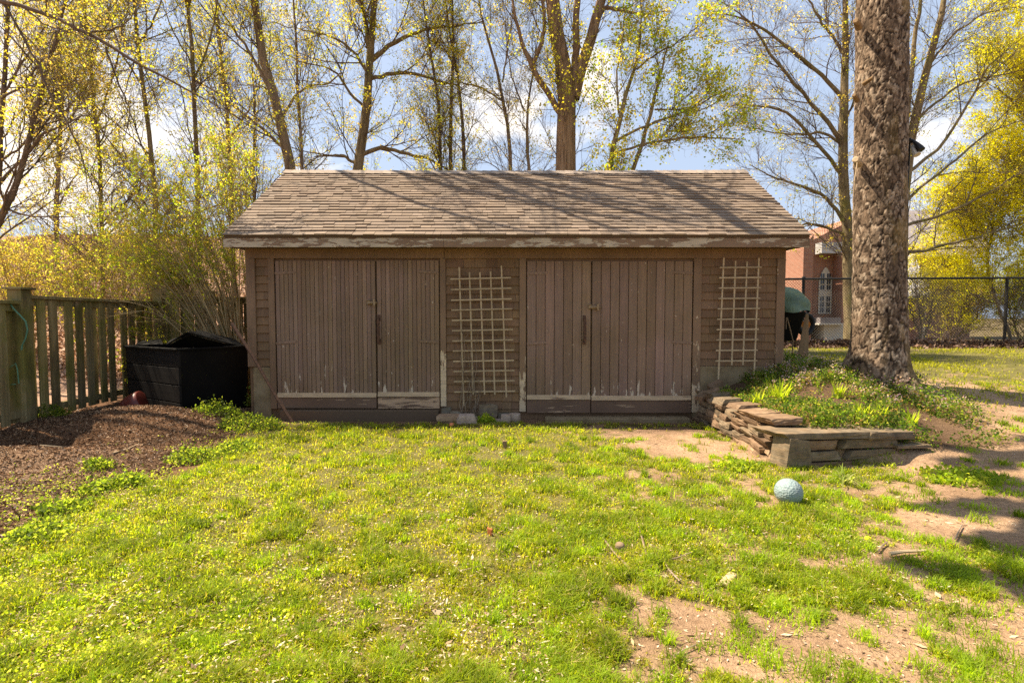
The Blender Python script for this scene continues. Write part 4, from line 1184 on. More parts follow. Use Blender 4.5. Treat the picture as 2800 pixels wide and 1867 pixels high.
def leaves(C, size, per, rng, cols, spread=.6, droop=.0):
    """clusters of small folded leaf quads; C (N,3)"""
    N = len(C); M_ = N * per
    sz = rng.uniform(size[0], size[1], M_)
    o = np.repeat(C, per, 0) + rng.normal(0, 1, (M_, 3)) * (np.repeat(rng.uniform(size[0], size[1], N), per) * spread)[:, None]
    d = rng.normal(size=(M_, 3)); d[:, 2] -= droop; d /= np.linalg.norm(d, axis=1, keepdims=True)
    s = np.cross(d, rng.normal(size=(M_, 3))); s /= np.linalg.norm(s, axis=1, keepdims=True)
    nn = np.cross(d, s)
    w = sz * rng.uniform(.32, .5, M_)
    b = o; tip = o + d * sz[:, None]; mid = o + d * (sz * .5)[:, None] + nn * (sz * .12)[:, None]
    V = np.stack([b, mid + s * w[:, None], tip, mid - s * w[:, None]], 1).reshape(-1, 3)
    F = np.arange(M_ * 4).reshape(-1, 4)
    cols = np.array(cols); ci = rng.integers(0, len(cols), N); cc = cols[ci] * rng.uniform(.75, 1.25, (N, 1))
    cc = np.repeat(np.repeat(cc, per, 0) * rng.uniform(.85, 1.15, (M_, 1)), 4, 0)
    return V, F, cc

bark_grey = mat_bark("grey_brown_bark", (.12, .085, .058), (.24, .18, .125), (.36, .28, .20), (16, 16, 2.4), .015)
bark_dark = mat_bark("dark_twig_bark", (.075, .052, .037), (.135, .098, .070), (.20, .15, .108), (12, 12, 3), .008)
bark_warm = mat_bark("warm_ridged_bark", (.10, .062, .036), (.25, .165, .10), (.38, .27, .175), (22, 22, 1.6), .03)
bark_moss = mat_bark("mossy_bark", (.10, .072, .042), (.20, .15, .085), (.30, .24, .14), (14, 14, 2.4), .015, moss=(.14, .13, .03))
leaf_m = mat_leaf("spring_leaf", .66, 1.0, (1.75, 1.7, .8))
YG = [(.40, .38, .045), (.46, .40, .06), (.30, .33, .04), (.50, .38, .10)]
GR = [(.26, .36, .04), (.34, .42, .05), (.42, .45, .06), (.20, .30, .035)]
YE = [(.58, .53, .03), (.62, .55, .035), (.56, .54, .04), (.50, .50, .05)]
TAN = [(.48, .36, .13), (.46, .38, .10), (.54, .42, .20), (.36, .33, .09)]

def tree(name, label, cat, group, d, stems, seed, bark=None, twig=None, n1=26, n2=7, n3=5, L1=(1.2, 2.8), L2=(.5, 1.2), L3=(.2, .5), leaf=(2600, 4, (.035, .06), YG), ang=(35, 62), up=.25, pull=None, base=True, tmin=.12, zmin=None, r3=.0021, extra=None, stemk=16):
    rng = np.random.default_rng(seed)
    bark = bark or bark_grey; twig = twig or bark_dark
    ST_ = []
    for si, s in enumerate(stems):
        pl = []
        for q in s:
            dd = q[3] if len(q) > 3 else d
            p = W(q[0], q[1], dd); pl.append((p.x, p.y, p.z, max(q[2], 1.5) / 2 / 1400 * dd * dd / math.hypot(dd, p.x)))
        if si == 0 and base:
            x, y = pl[0][0], pl[0][1]; z = hz(x, y)
            if pl[0][2] > z + .1: pl.insert(0, (x, y, z - .15, pl[0][3] * 1.25))
        ST_.append(pl)
    root = ST_[0][0]
    t = empty(name, (root[0], root[1], root[2] + .15), label, cat, group)
    Q = [resample(p, stemk, .012 * d / 12, rng) for p in ST_]
    P0 = np.stack([q[:, :3] for q in Q]); R0 = np.stack([q[:, 3] for q in Q])
    V, F = tubes(P0, R0, 12)
    link("trunk", np_mesh("trunk", V, F, None, True), bark, t)
    # branches: number follows the length of each stem
    Ls = np.linalg.norm(np.diff(P0, axis=1), axis=2).sum(1); tot = Ls.sum()
    cnt = np.maximum(2, np.round(1.22 * n1 * Ls / tot)).astype(int)
    B1, Rb1 = spawn(P0, R0, cnt, L1, 9, rng, ang, up, tmin, 1., .13, .004, .5, pull)
    if zmin is not None and len(B1):
        k = B1[:, 0, 2] > zmin; B1, Rb1 = B1[k], Rb1[k]
    n2 += 1; n3 += 1; L2 = (L2[0] * 1.2, L2[1] * 1.25); L3 = (L3[0] * 1.15, L3[1] * 1.3)
    B2, Rb2 = spawn(B1, Rb1, n2, L2, 6, rng, (25, 55), up * .8, .12, 1., .13, .0026, .62, pull)
    B3, Rb3 = spawn(B2, Rb2, n3, L3, 4, rng, (25, 60), up * .6, .1, 1., .2, r3, .62)
    def thin(P_, R_, q):
        if len(P_) == 0: return P_, R_
        k = ~((P_[:, 0, 2] > 1.45 + .63 * P_[:, 0, 1]) & (P_[:, 0, 1] < 11.8) & (P_[:, 0, 0] < 5)) | (rng.uniform(0, 1, len(P_)) < q)
        return P_[k], R_[k]
    B2, Rb2 = thin(B2, Rb2, .22); B3, Rb3 = thin(B3, Rb3, .05)
    VV = []; FF = []; o = 0
    lay = [(B1, Rb1, 6), (B2, Rb2, 4), (B3, Rb3, 3)]
    if extra:
        qx = [resample(p, stemk, .01, rng) for p in extra]; PX = np.stack([q[:, :3] for q in qx]); RX = np.stack([q[:, 3] for q in qx])
        X1, RX1 = spawn(PX, RX, 6, (.8, 2.0), 8, rng, (25, 55), .1, .3, 1., .14, .012, .6)
        X2, RX2 = spawn(X1, RX1 * 1.1, 2, (.4, .9), 5, rng, (25, 55), .1, .2, 1., .16, .006, .6)
        lay += [(PX, RX, 8), (X1, RX1, 6), (X2, RX2, 4)]
    for (P_, R_, s_) in lay:
        if len(P_) == 0: continue
        v_, f_ = tubes(P_, R_, s_); VV.append(v_); FF.append(f_ + o); o += len(v_)
    link("branches", np_mesh("branches", np.concatenate(VV), np.concatenate(FF), None, True), twig, t)
    if leaf and leaf[0]:
        k_ = (.85 if leaf[3] is YE else .62); leaf = (int(leaf[0] * k_ * (.7 if leaf[3] is YE else .62)), leaf[1] * 2, (leaf[2][0] * .82, leaf[2][1] * .82), leaf[3])
        C = np.concatenate([pts_on(B3, int(leaf[0] * .75), rng), pts_on(B2, int(leaf[0] * .25), rng, .4)])
        if zmin is not None: C = C[C[:, 2] > zmin - .5]
        v_, f_, c_ = leaves(C, leaf[2], leaf[1], rng, leaf[3], 1.25)
        link("crown", np_mesh("crown", v_, f_, c_), leaf_m, t)
    return t

# two high pine limbs with needle tufts, added out of view to dapple the lawn
lr = np.array([[.11, .10, .085, .07, .05, .02]] * 2)
q1, r1 = spawn(lb, lr, 22, (.5, 1.3), 6, prng, (40, 75), .05, .45, 1., .14, .005, .5)
va, fa = tubes(lb, lr, 10); vb, fb = tubes(q1, r1, 5)
link("shade_limb", np_mesh("shade_limb", np.concatenate([va, vb]), np.concatenate([fa, fb + len(va)]), None, True), bark_warm, pine)
C = pts_on(q1, 900, prng, .35)
v_, f_, c_ = leaves(C, (.10, .17), 14, prng, [(.05, .085, .02), (.07, .11, .025)], .25)
link("shade_needles", np_mesh("shade_needles", v_, f_, c_), leaf_m, pine)

TW = "trees standing behind the shed"
tree("bare_tree", "grey slender tree leaning left from behind the roof's left end, nearly leafless", "tree", TW, 13, [[(806, 490, 30), (775, 350, 28), (735, 230, 26), (712, 110, 22), (690, 0, 20), (672, -200, 14), (660, -450, 5)], [(690, 0, 14, 13), (740, -220, 16, 11.2), (860, -380, 20, 9.9), (1000, -470, 18, 9.1), (1150, -520, 8, 8.6)], [(860, -380, 12, 9.9), (950, -330, 11, 9.5), (1100, -320, 8, 9.1), (1220, -330, 3, 8.9)], [(740, -220, 12, 11.2), (800, -420, 15, 9.7), (860, -560, 13, 8.8), (950, -640, 5, 8.3)], [(733, 235, 12), (700, 170, 9), (660, 110, 7), (610, 40, 5), (560, -60, 2)], [(790, 420, 10), (740, 370, 9), (690, 330, 8), (630, 280, 6), (560, 230, 4), (500, 200, 2)], [(770, 330, 8), (800, 270, 7), (840, 230, 6), (900, 232, 5), (930, 200, 3)]], 1, n1=60, n2=8, n3=6, leaf=(2600, 3, (.035, .06), YG), zmin=3.2)
tree("sapling", "thin yellow-budded sapling just right of the leaning grey tree", "tree", TW, 12, [[(828, 480, 9), (819, 300, 8), (812, 150, 7), (800, 0, 5), (795, -180, 2)]], 2, n1=30, n2=6, n3=4, L1=(.8, 1.9), ang=(18, 40), leaf=(1500, 3, (.035, .06), YG), zmin=3)
tree("maple_tree", "sinuous brown tree with yellow-green flower tufts rising behind the left doors", "tree", TW, 13.5, [[(966, 490, 28), (985, 425, 26), (1000, 330, 25), (1008, 240, 23), (1010, 130, 20), (1028, 0, 15), (1040, -200, 8), (1045, -400, 3)], [(1008, 130, 14), (1000, 60, 12), (990, 0, 11), (975, -150, 5)], [(1012, 170, 13), (1060, 125, 12), (1110, 100, 10), (1160, 80, 8), (1240, 70, 5), (1320, 60, 2)], [(1008, 218, 11), (1060, 205, 10), (1110, 195, 9), (1180, 215, 7), (1260, 240, 4)], [(980, 432, 13), (1020, 405, 12), (1060, 405, 10), (1120, 425, 9), (1180, 435, 7), (1230, 470, 4)], [(1036, -90, 20, 13.4), (1090, -260, 22, 12.2), (1182, -431, 34, 10.3), (1230, -470, 37, 9.3), (1275, -500, 40, 8.4), (1340, -560, 26, 7.6)], [(1182, -431, 20, 10.3), (1330, -420, 18, 9.6), (1450, -400, 12, 9.2), (1560, -380, 6, 9.0)], [(1000, 300, 8), (950, 250, 7), (930, 200, 6), (880, 180, 4), (800, 165, 3), (745, 130, 2)], [(975, 450, 9), (940, 425, 8), (900, 425, 6), (860, 430, 3)], [(1008, 205, 8), (960, 130, 7), (900, 95, 5), (830, 85, 3), (745, 60, 2)]], 3, bark=bark_moss, n1=90, n2=8, n3=6, leaf=(5200, 4, (.04, .07), YG), zmin=3.1)
for k, (st, lab) in enumerate((([(1206, 480, 10), (1205, 330, 8), (1190, 200, 7), (1160, 60, 5), (1150, -100, 2)], "leftmost stem of the three close saplings above the middle of the roof"),
                               ([(1232, 480, 11), (1236, 300, 9), (1240, 120, 7), (1236, 0, 5), (1230, -160, 2)], "middle and straightest of the three close saplings above the roof"),
                               ([(1270, 480, 10), (1268, 350, 8), (1262, 250, 7), (1235, 120, 5), (1215, 0, 3), (1200, -120, 2)], "rightmost of the three close saplings above the middle of the roof"))):
    tree("sapling", lab, "tree", "close saplings behind the middle of the roof", 13 + .3 * k, [st], 10 + k, bark=bark_dark, n1=34, n2=7, n3=5, L1=(.8, 2.2), ang=(22, 46), leaf=(1900, 4, (.035, .06), YG), zmin=2.9)
tree("bare_tree", "thin forked tree left of the thick forked trunk, few buds", "tree", TW, 13.5, [[(1400, 480, 11), (1390, 340, 9), (1372, 220, 8), (1340, 130, 7), (1310, 40, 5), (1290, -120, 2)], [(1374, 225, 5), (1385, 150, 4), (1400, 60, 3), (1405, -40, 2)], [(1380, 280, 5), (1320, 240, 4), (1250, 225, 3), (1180, 235, 2)]], 14, n1=34, n2=7, n3=5, leaf=(1200, 3, (.035, .055), TAN), zmin=2.9)
tree("sapling", "slim sapling close against the left of the thick forked trunk", "tree", TW, 13, [[(1448, 480, 9), (1437, 340, 7), (1432, 300, 6), (1460, 190, 4), (1475, 80, 2)], [(1434, 305, 4), (1410, 250, 4), (1390, 170, 3), (1380, 60, 2)]], 15, n1=30, n2=6, n3=5, L1=(.6, 1.6), leaf=(900, 3, (.035, .055), TAN), zmin=2.9)
tree("forked_tree", "thick warm-barked tree forking into tall limbs above the right doors", "tree", TW, 12.5, [[(1543, 490, 56), (1550, 380, 52), (1560, 300, 52), (1558, 235, 46), (1540, 170, 41), (1520, 90, 39), (1505, 0, 37), (1490, -200, 28), (1480, -420, 12)], [(1568, 270, 34), (1582, 210, 30), (1602, 140, 29), (1630, 60, 27), (1655, -40, 22), (1690, -250, 12), (1700, -400, 5)], [(1566, 250, 22), (1572, 190, 20), (1575, 110, 18), (1578, 0, 17), (1590, -200, 8)], [(1540, 320, 18), (1518, 285, 17), (1490, 245, 16), (1462, 195, 15), (1448, 160, 13), (1425, 120, 10), (1405, 40, 8), (1395, -100, 4)], [(1452, 185, 12), (1475, 140, 12), (1490, 95, 11), (1488, 30, 9), (1480, -80, 5)], [(1645, 20, 10), (1700, 30, 8), (1760, 45, 5), (1820, 30, 3)]], 16, bark=bark_warm, n1=70, n2=7, n3=5, leaf=(2600, 4, (.045, .075), YG), zmin=3.2, L1=(.9, 2.2))
tree("maple_tree", "leafy multi-stemmed young maple spreading right of the thick forked trunk", "tree", TW, 11.5, [[(1660, 485, 15), (1680, 350, 13), (1702, 280, 11), (1742, 190, 9), (1760, 130, 7), (1755, 40, 4), (1750, -40, 2)], [(1725, 485, 12), (1752, 400, 11), (1775, 330, 10), (1790, 260, 8), (1808, 190, 6), (1830, 110, 3)], [(1685, 385, 8), (1740, 355, 7), (1790, 338, 7), (1860, 312, 6), (1930, 275, 4), (2010, 235, 2)], [(1742, 190, 6), (1790, 150, 5), (1850, 120, 4), (1910, 70, 2)], [(1680, 420, 7), (1740, 400, 7), (1830, 380, 6), (1920, 375, 5), (2040, 382, 2)], [(1692, 310, 6), (1685, 220, 5), (1700, 120, 4), (1710, 20, 2)], [(1790, 300, 5), (1850, 300, 4), (1930, 300, 3), (2000, 250, 2)]], 17, bark=bark_moss, n1=62, n2=7, n3=5, L1=(.7, 1.6), L2=(.3, .8), leaf=(3600, 5, (.045, .08), GR[1:] + YG + YG[:2]), zmin=2.7)
tree("bare_tree", "mossy tree with long bare limbs fanning left, partly hidden by the pine", "tree", TW, 15, [[(2330, 800, 36), (2318, 690, 32), (2306, 560, 30), (2304, 420, 27), (2308, 250, 23), (2312, 100, 18), (2312, -50, 13), (2310, -300, 5)], [(2302, 390, 14), (2260, 330, 12), (2200, 260, 10), (2130, 180, 8), (2065, 80, 6), (2020, 30, 3), (1960, 0, 2)], [(2305, 270, 13), (2250, 200, 11), (2180, 150, 9), (2080, 70, 7), (2000, 40, 4), (1950, 30, 2)], [(2302, 480, 12), (2240, 400, 10), (2180, 330, 9), (2120, 290, 6), (2000, 290, 3)], [(2308, 610, 12), (2262, 540, 10), (2200, 505, 8), (2120, 490, 5), (2050, 450, 2)], [(2308, 150, 9), (2270, 90, 8), (2230, 40, 6), (2190, -40, 3)], [(2310, 640, 9), (2260, 620, 8), (2200, 612, 6), (2130, 630, 3)], [(2310, 340, 8), (2340, 260, 6), (2360, 160, 4)], [(2310, 400, 9), (2250, 360, 8), (2150, 370, 5), (2060, 350, 2)]], 18, bark=bark_moss, n1=100, n2=8, n3=6, L1=(.9, 2.3), leaf=(2600, 4, (.04, .07), YG + TAN), zmin=2.2)
tree("bare_tree", "twin-stemmed tree with long bare limbs sweeping right behind the pine", "tree", TW, 14, [[(2440, 900, 40), (2455, 700, 36), (2470, 500, 32), (2500, 310, 26), (2540, 170, 22), (2575, 40, 18), (2610, -150, 10), (2630, -300, 4)], [(2462, 560, 20), (2478, 330, 16), (2492, 190, 14), (2510, 60, 12), (2530, -100, 6)], [(2470, 480, 12), (2530, 440, 11), (2600, 370, 9), (2660, 260, 7), (2700, 180, 6), (2770, 120, 4), (2860, 60, 2)], [(2470, 620, 11), (2540, 600, 10), (2620, 570, 9), (2700, 530, 7), (2790, 470, 5), (2900, 430, 2)], [(2475, 690, 11), (2520, 692, 10), (2600, 665, 9), (2700, 640, 7), (2800, 610, 5), (2900, 570, 2)], [(2470, 560, 10), (2530, 500, 9), (2600, 450, 8), (2700, 360, 6), (2800, 330, 3)], [(2490, 350, 9), (2560, 280, 8), (2640, 220, 6), (2720, 210, 4), (2800, 190, 2)], [(2540, 180, 8), (2600, 100, 7), (2680, 40, 5), (2780, 20, 2)]], 19, bark=bark_moss, n1=92, n2=8, n3=6, L1=(.8, 2.2), leaf=(2000, 4, (.04, .065), YG + YE[:1]), zmin=2.2)
YT = "yellow-leaved trees past the chain-link fence"
tree("yellow_tree", "bright yellow young tree whose crooked stem stands behind the fence post", "tree", YT, 15, [[(2770, 930, 11), (2725, 830, 10), (2695, 740, 9), (2710, 640, 8), (2725, 540, 7), (2735, 450, 3)], [(2698, 720, 6), (2650, 660, 5), (2600, 600, 3)], [(2700, 760, 6), (2640, 740, 5), (2570, 720, 3)], [(2720, 830, 6), (2650, 800, 5), (2580, 790, 3)], [(2715, 620, 5), (2660, 560, 4), (2620, 520, 2)]], 30, bark=bark_grey, twig=bark_grey, n1=80, n2=8, n3=5, L1=(.7, 1.8), leaf=(8500, 4, (.04, .07), YE), zmin=1.7, up=.3)
tree("yellow_tree", "dense yellow tree cut off by the picture's right edge above the fence", "tree", YT, 14.5, [[(2880, 900, 16), (2870, 700, 14), (2850, 500, 12), (2860, 300, 9), (2870, 100, 4)], [(2865, 600, 8), (2800, 500, 6), (2740, 430, 3)], [(2860, 400, 8), (2790, 300, 6), (2720, 230, 3)], [(2865, 700, 8), (2800, 640, 6), (2740, 610, 3)], [(2860, 320, 7), (2800, 220, 5), (2740, 130, 3)]], 31, bark=bark_grey, n1=90, n2=8, n3=5, L1=(.9, 2.2), leaf=(9500, 4, (.045, .075), YE), zmin=1.6, up=.3)
tree("yellow_tree", "tall yellow tree hanging into the sky at the top right corner", "tree", YT, 16, [[(3000, 800, 30), (2990, 400, 26), (2960, 150, 20), (2930, -50, 14), (2920, -300, 6)], [(2985, 350, 12), (2900, 230, 9), (2820, 160, 7), (2720, 120, 3)], [(2970, 200, 12), (2880, 80, 9), (2800, 20, 6), (2700, -10, 3)], [(2950, 100, 10), (2860, -20, 7), (2780, -80, 3)]], 32, n1=80, n2=8, n3=5, L1=(1., 2.4), leaf=(7000, 4, (.05, .08), YE), zmin=4, up=.2)
tree("yellow_shrub", "low yellow shrub behind the wire mesh left of the crooked yellow tree", "shrub", YT, 16.5, [[(2600, 930, 6), (2590, 860, 5), (2570, 800, 3)], [(2605, 930, 6), (2630, 860, 5), (2650, 780, 3)], [(2610, 930, 6), (2660, 880, 5), (2690, 840, 2)]], 33, bark=bark_grey, twig=bark_grey, n1=60, n2=7, n3=5, L1=(.6, 1.5), leaf=(3600, 4, (.035, .06), YE + YG), up=.35, tmin=.05)
tree("yellow_shrub", "olive twiggy shrub behind the last fence post at the right edge", "shrub", YT, 15.5, [[(2800, 930, 6), (2810, 860, 5), (2790, 780, 3)], [(2790, 930, 6), (2760, 860, 5), (2755, 800, 3)], [(2815, 930, 6), (2840, 860, 5), (2850, 780, 2)]], 34, bark=bark_grey, twig=bark_grey, n1=60, n2=7, n3=5, L1=(.6, 1.4), leaf=(2600, 4, (.035, .06), YG + GR), up=.35, tmin=.05)
tree("bare_shrub", "brown leafless shrub behind the wire mesh right of the pine trunk", "shrub", YT, 14, [[(2520, 930, 5), (2515, 860, 4), (2500, 780, 2)], [(2525, 930, 5), (2545, 870, 4), (2550, 800, 2)], [(2518, 930, 5), (2500, 880, 4), (2480, 820, 2)]], 35, twig=bark_grey, n1=36, n2=5, n3=4, L1=(.5, 1.2), leaf=(150, 3, (.03, .05), YG), up=.35, tmin=.05)

TL = "trees crowding behind the left fence"
# limbs that lean out over the shed roof, above what the photograph shows, and shade it
orng = np.random.default_rng(12); OVER = []
for i in range(11):
    a = np.array([-7.74, 12.1 - .2 * (i % 3), 9.0 + .25 * i]); ex_ = orng.uniform(-4.5, .8); ey = orng.uniform(8.3, 10.0)
    e = np.array([ex_, ey, 1.45 + .63 * ey + orng.uniform(.7, 3.0)]); pl = []
    for j in range(8):
        s = j / 7; p = a * (1 - s) + e * s; p[2] += 1.2 * math.sin(math.pi * s) + orng.normal(0, .10); p[0] += orng.normal(0, .12); p[1] += orng.normal(0, .08)
        pl.append((p[0], p[1], p[2], .075 * (1 - .72 * s)))
    OVER.append(pl)
tree("slender_tree", "slender upright trunk farthest left of the three straight ones past the fence", "tree", TL, 11.5, [[(280, 780, 13), (277, 470, 12), (250, 223, 10), (232, 0, 8), (222, -220, 3)], [(262, 330, 6), (300, 240, 5), (330, 130, 4), (350, 0, 2)]], 40, bark=bark_moss, n1=42, n2=8, n3=6, leaf=(2400, 4, (.035, .06), YG), zmin=2.2)
tree("slender_tree", "slender trunk in the middle of the three straight ones past the fence", "tree", TL, 11.8, [[(428, 780, 15), (420, 446, 14), (386, 223, 12), (372, 100, 11), (366, 0, 10), (355, -250, 4)], [(386, 230, 7), (340, 160, 6), (300, 60, 4), (280, -60, 2)], [(378, 120, 7), (410, 80, 6), (440, 10, 4), (450, -80, 2)]], 41, bark=bark_moss, n1=46, n2=8, n3=6, leaf=(3000, 4, (.035, .06), YG), zmin=2.2)
tree("slender_tree", "slender trunk nearest the roof among the three straight ones past the fence", "tree", TL, 12.2, [[(548, 780, 14), (540, 490, 13), (528, 178, 11), (511, 0, 9), (500, -220, 3)], [(530, 220, 6), (570, 130, 5), (595, 20, 4), (600, -80, 2)], [(528, 180, 5), (470, 80, 4), (440, 0, 2)], [(512, 20, 12, 12.2), (560, -160, 16, 11), (680, -330, 16, 9.8), (840, -420, 13, 9.2), (980, -440, 8, 8.8), (1100, -430, 4, 8.6)], [(512, 20, 10, 12.2), (480, -200, 14, 10.6), (540, -420, 14, 9.2), (660, -560, 10, 8.6), (800, -620, 5, 8.3)], [(690, -335, 10, 9.8), (760, -300, 8, 9.4), (900, -290, 6, 9.0), (1050, -300, 3, 8.8)]], 42, bark=bark_moss, extra=OVER, n1=66, n2=8, n3=6, leaf=(2600, 4, (.035, .06), YG), zmin=2.2)
tree("leaning_tree", "dark tree leaning right from the left edge of the yard", "tree", TL, 9.5, [[(-90, 800, 30), (0, 590, 24), (45, 530, 20), (72, 470, 18), (90, 340, 15), (110, 245, 14), (150, 100, 10), (190, 0, 7), (220, -150, 3)], [(75, 420, 9), (110, 370, 8), (180, 340, 6), (250, 310, 3)], [(20, 575, 8), (90, 592, 6), (190, 592, 3)], [(5, 270, 8), (60, 240, 7), (105, 180, 6), (160, 110, 3)]], 43, bark=bark_dark, n1=44, n2=8, n3=6, leaf=(2600, 4, (.035, .06), TAN + YG), zmin=2.4)
tree("leaning_tree", "upright dark trunk half out of view at the left edge", "tree", TL, 10.5, [[(-30, 860, 22), (0, 420, 18), (12, 200, 15), (25, 0, 10), (40, -200, 4)], [(0, 270, 9), (50, 190, 7), (110, 90, 5), (170, 20, 2)], [(0, 440, 8), (60, 400, 7), (130, 330, 5), (200, 250, 2)]], 44, bark=bark_dark, n1=40, n2=8, n3=6, leaf=(2600, 4, (.035, .06), TAN + YG), zmin=2.4)
tree("overhanging_tree", "tree outside the yard reaching a long bare branch across the top left sky", "tree", TL, 7.6, [[(-620, 1000, 60), (-560, 500, 52), (-420, 200, 46), (-200, 30, 34), (0, -25, 20)], [(-60, -10, 16), (60, 14, 15), (150, 45, 13), (230, 92, 12), (300, 118, 11), (390, 186, 9), (470, 220, 7), (540, 260, 5), (640, 320, 3), (700, 345, 1.6)], [(-20, -40, 9), (30, 40, 8), (90, 150, 7), (140, 260, 6), (200, 370, 5), (232, 430, 4), (240, 520, 2)], [(290, 130, 7), (310, 200, 6), (340, 260, 5), (358, 310, 4), (340, 380, 2)], [(230, 92, 6), (290, 84, 5), (340, 68, 4), (380, 20, 2)], [(60, 14, 6), (120, 70, 5), (190, 90, 3), (260, 120, 2)], [(-420, 200, 20), (-300, -200, 16), (-100, -600, 9), (60, -900, 4)]], 45, bark=bark_dark, n1=70, n2=6, n3=5, L1=(.5, 1.5), L2=(.25, .6), L3=(.12, .3), leaf=(900, 4, (.03, .05), YG), zmin=2.6, r3=.0022)
tree("bare_tree", "distant grey tree filling the gap of sky left of the leaning grey tree", "tree", TL, 16, [[(640, 800, 14), (632, 500, 13), (622, 300, 11), (600, 120, 9), (585, -50, 5)], [(628, 380, 6), (680, 300, 5), (720, 200, 3)]], 46, n1=54, n2=8, n3=5, leaf=(1800, 4, (.045, .07), YG), zmin=3.5)
tree("bare_tree", "pale hazy tree behind the leaning dark ones at the left", "tree", TL, 16, [[(160, 800, 16), (155, 500, 14), (170, 250, 11), (160, 0, 7), (150, -200, 3)], [(160, 400, 8), (80, 300, 6), (20, 180, 3)], [(165, 330, 7), (240, 230, 5), (300, 120, 3)]], 47, n1=54, n2=7, n3=5, leaf=(1400, 4, (.045, .07), TAN), zmin=3)
tree("bare_tree", "feathery bare tree between the roof's left end and the slender trunks", "tree", TL, 14, [[(700, 700, 9), (690, 500, 8), (700, 350, 6), (690, 200, 4), (680, 60, 2)]], 48, n1=40, n2=7, n3=5, leaf=(1400, 4, (.035, .06), YG), zmin=2.7)

# fountain-shaped shrub at the shed corner
def shrub(name, label, cat, group, basept, targets, seed, n_st, nside, n3, leafn, lcol, lsize, spread=.35, r0=.012, twig=None, zleaf=-9, sag=.0, L2=(.4, 1.0), L3=(.15, .4)):
    rng = np.random.default_rng(seed)
    t = empty(name, (basept[0], basept[1], hz(basept[0], basept[1])), label, cat, group)
    T = np.array([tuple(p) for p in targets]); b = np.array(basept, float); b[2] = hz(b[0], b[1]) - .05
    k = 10; i = rng.integers(0, len(T), n_st); w = rng.uniform(0, 1, (n_st, 1)); j = np.minimum(i + 1, len(T) - 1)
    tip = T[i] * (1 - w) + T[j] * w; tip = b + (tip - b) * rng.uniform(.55, 1.05, (n_st, 1)) + rng.normal(0, spread, (n_st, 3)) * np.array([1, 1, .6])
    s = np.linspace(0, 1, k)[None, :, None]
    b0 = b + rng.normal(0, .10, (n_st, 3)) * np.array([1, 1, 0])
    up_ = np.zeros((n_st, 1, 3)); up_[..., 2] = (np.linalg.norm(tip - b0, axis=1) * rng.uniform(.12, .3, n_st))[:, None]
    P = b0[:, None] * (1 - s) + tip[:, None] * s + up_ * (4 * s * (1 - s)) * .9 + np.cumsum(rng.normal(0, .012, (n_st, k, 3)), 1) * s
    Rd = rng.uniform(.5, 1., (n_st, 1)) * r0 * np.linspace(1, .25, k)[None]
    B2, R2 = spawn(P, Rd, nside, L2, 6, rng, (20, 50), .25, (.2 if zleaf < 0 else .42), 1., .14, .0025, .6)
    B3, R3 = spawn(B2, R2, n3, L3, 4, rng, (20, 55), .2, .1, 1., .2, .0022, .6)
    VV = []; FF = []; o = 0
    for (P_, R_, s_) in ((P, Rd, 6), (B2, R2, 4), (B3, R3, 3)):
        v_, f_ = tubes(P_, R_, s_); VV.append(v_); FF.append(f_ + o); o += len(v_)
    link("stems", np_mesh("stems", np.concatenate(VV), np.concatenate(FF), None, True), twig or bark_grey, t)
    C = np.concatenate([pts_on(B3, int(leafn * .65), rng, .15), pts_on(B2, int(leafn * .35), rng, .2)])
    C = C[(C[:, 2] > zleaf) | (rng.uniform(0, 1, len(C)) < .10)]
    v_, f_, c_ = leaves(C, lsize, 4, rng, lcol)
    link("foliage", np_mesh("foliage", v_, f_, c_), leaf_m, t)
    return t
SG = "shrubs along the left fence"
bark_tan = mat_bark("tan_stem_bark", (.18, .125, .06), (.34, .25, .125), (.46, .35, .19), (12, 12, 3), .006)
shrub("fountain_shrub", "tall fountain-shaped shrub with tan stems arching away from the shed corner", "shrub", SG, (W(668, 900, 8.7).x, 8.7, 0), [W(660, 430, 9), W(600, 420, 9), W(520, 400, 8.8), W(430, 420, 8.8), W(350, 470, 8.7), W(280, 540, 8.6), W(230, 620, 8.7), W(300, 640, 8.7)], 60, 84, 9, 5, 5600, GR + YG, (.020, .040), .28, .013, bark_tan, zleaf=2.0)
shrub("fence_shrub", "olive twiggy shrub trailing over the board fence behind the compost bin", "shrub", SG, (-5.9, 9.0, 0), [W(300, 760, 8.8), W(360, 700, 9), W(420, 690, 9), W(500, 740, 9), W(560, 800, 9), W(260, 820, 8.6), W(330, 880, 8.5)], 61, 7, 5, 3, 420, YG + GR, (.022, .042), .25, .009, bark_tan)
def bush_targets(px0, px1, py0, py1, d): return [W(px0 + (px1 - px0) * i / 5, py0 + (py1 - py0) * abs(i / 5 - .5) * 2, d + .5 * math.sin(i * 2)) for i in range(6)]
for k, (px, d, top, hw, cols, lab) in enumerate((
    (60, 11.2, 600, 190, YG + TAN, "yellowish bush behind the fence post at far left"),
    (250, 11.0, 560, 190, YG + GR, "green-yellow bush behind the middle of the left fence"),
    (430, 11.2, 520, 180, YG + GR, "tallest yellow-green bush behind the compost bin's fence"),
    (150, 14.5, 520, 260, TAN + YG, "hazy tan bush on the leafy bank behind the left fence"),
    (420, 14.8, 500, 240, TAN + YG, "hazy tan bush on the leafy bank nearer the shed"))):
    p = W(px, 800, d)
    shrub("bank_bush", lab, "shrub", SG, (p.x, p.y, 0), bush_targets(px - hw, px + hw, top, top + 180, d), 70 + k, 60, 7, 4, (1100 if k == 2 else 1700), cols, (.026, .046), .4, .010, bark_tan, L2=(.5, 1.2), L3=(.2, .5))

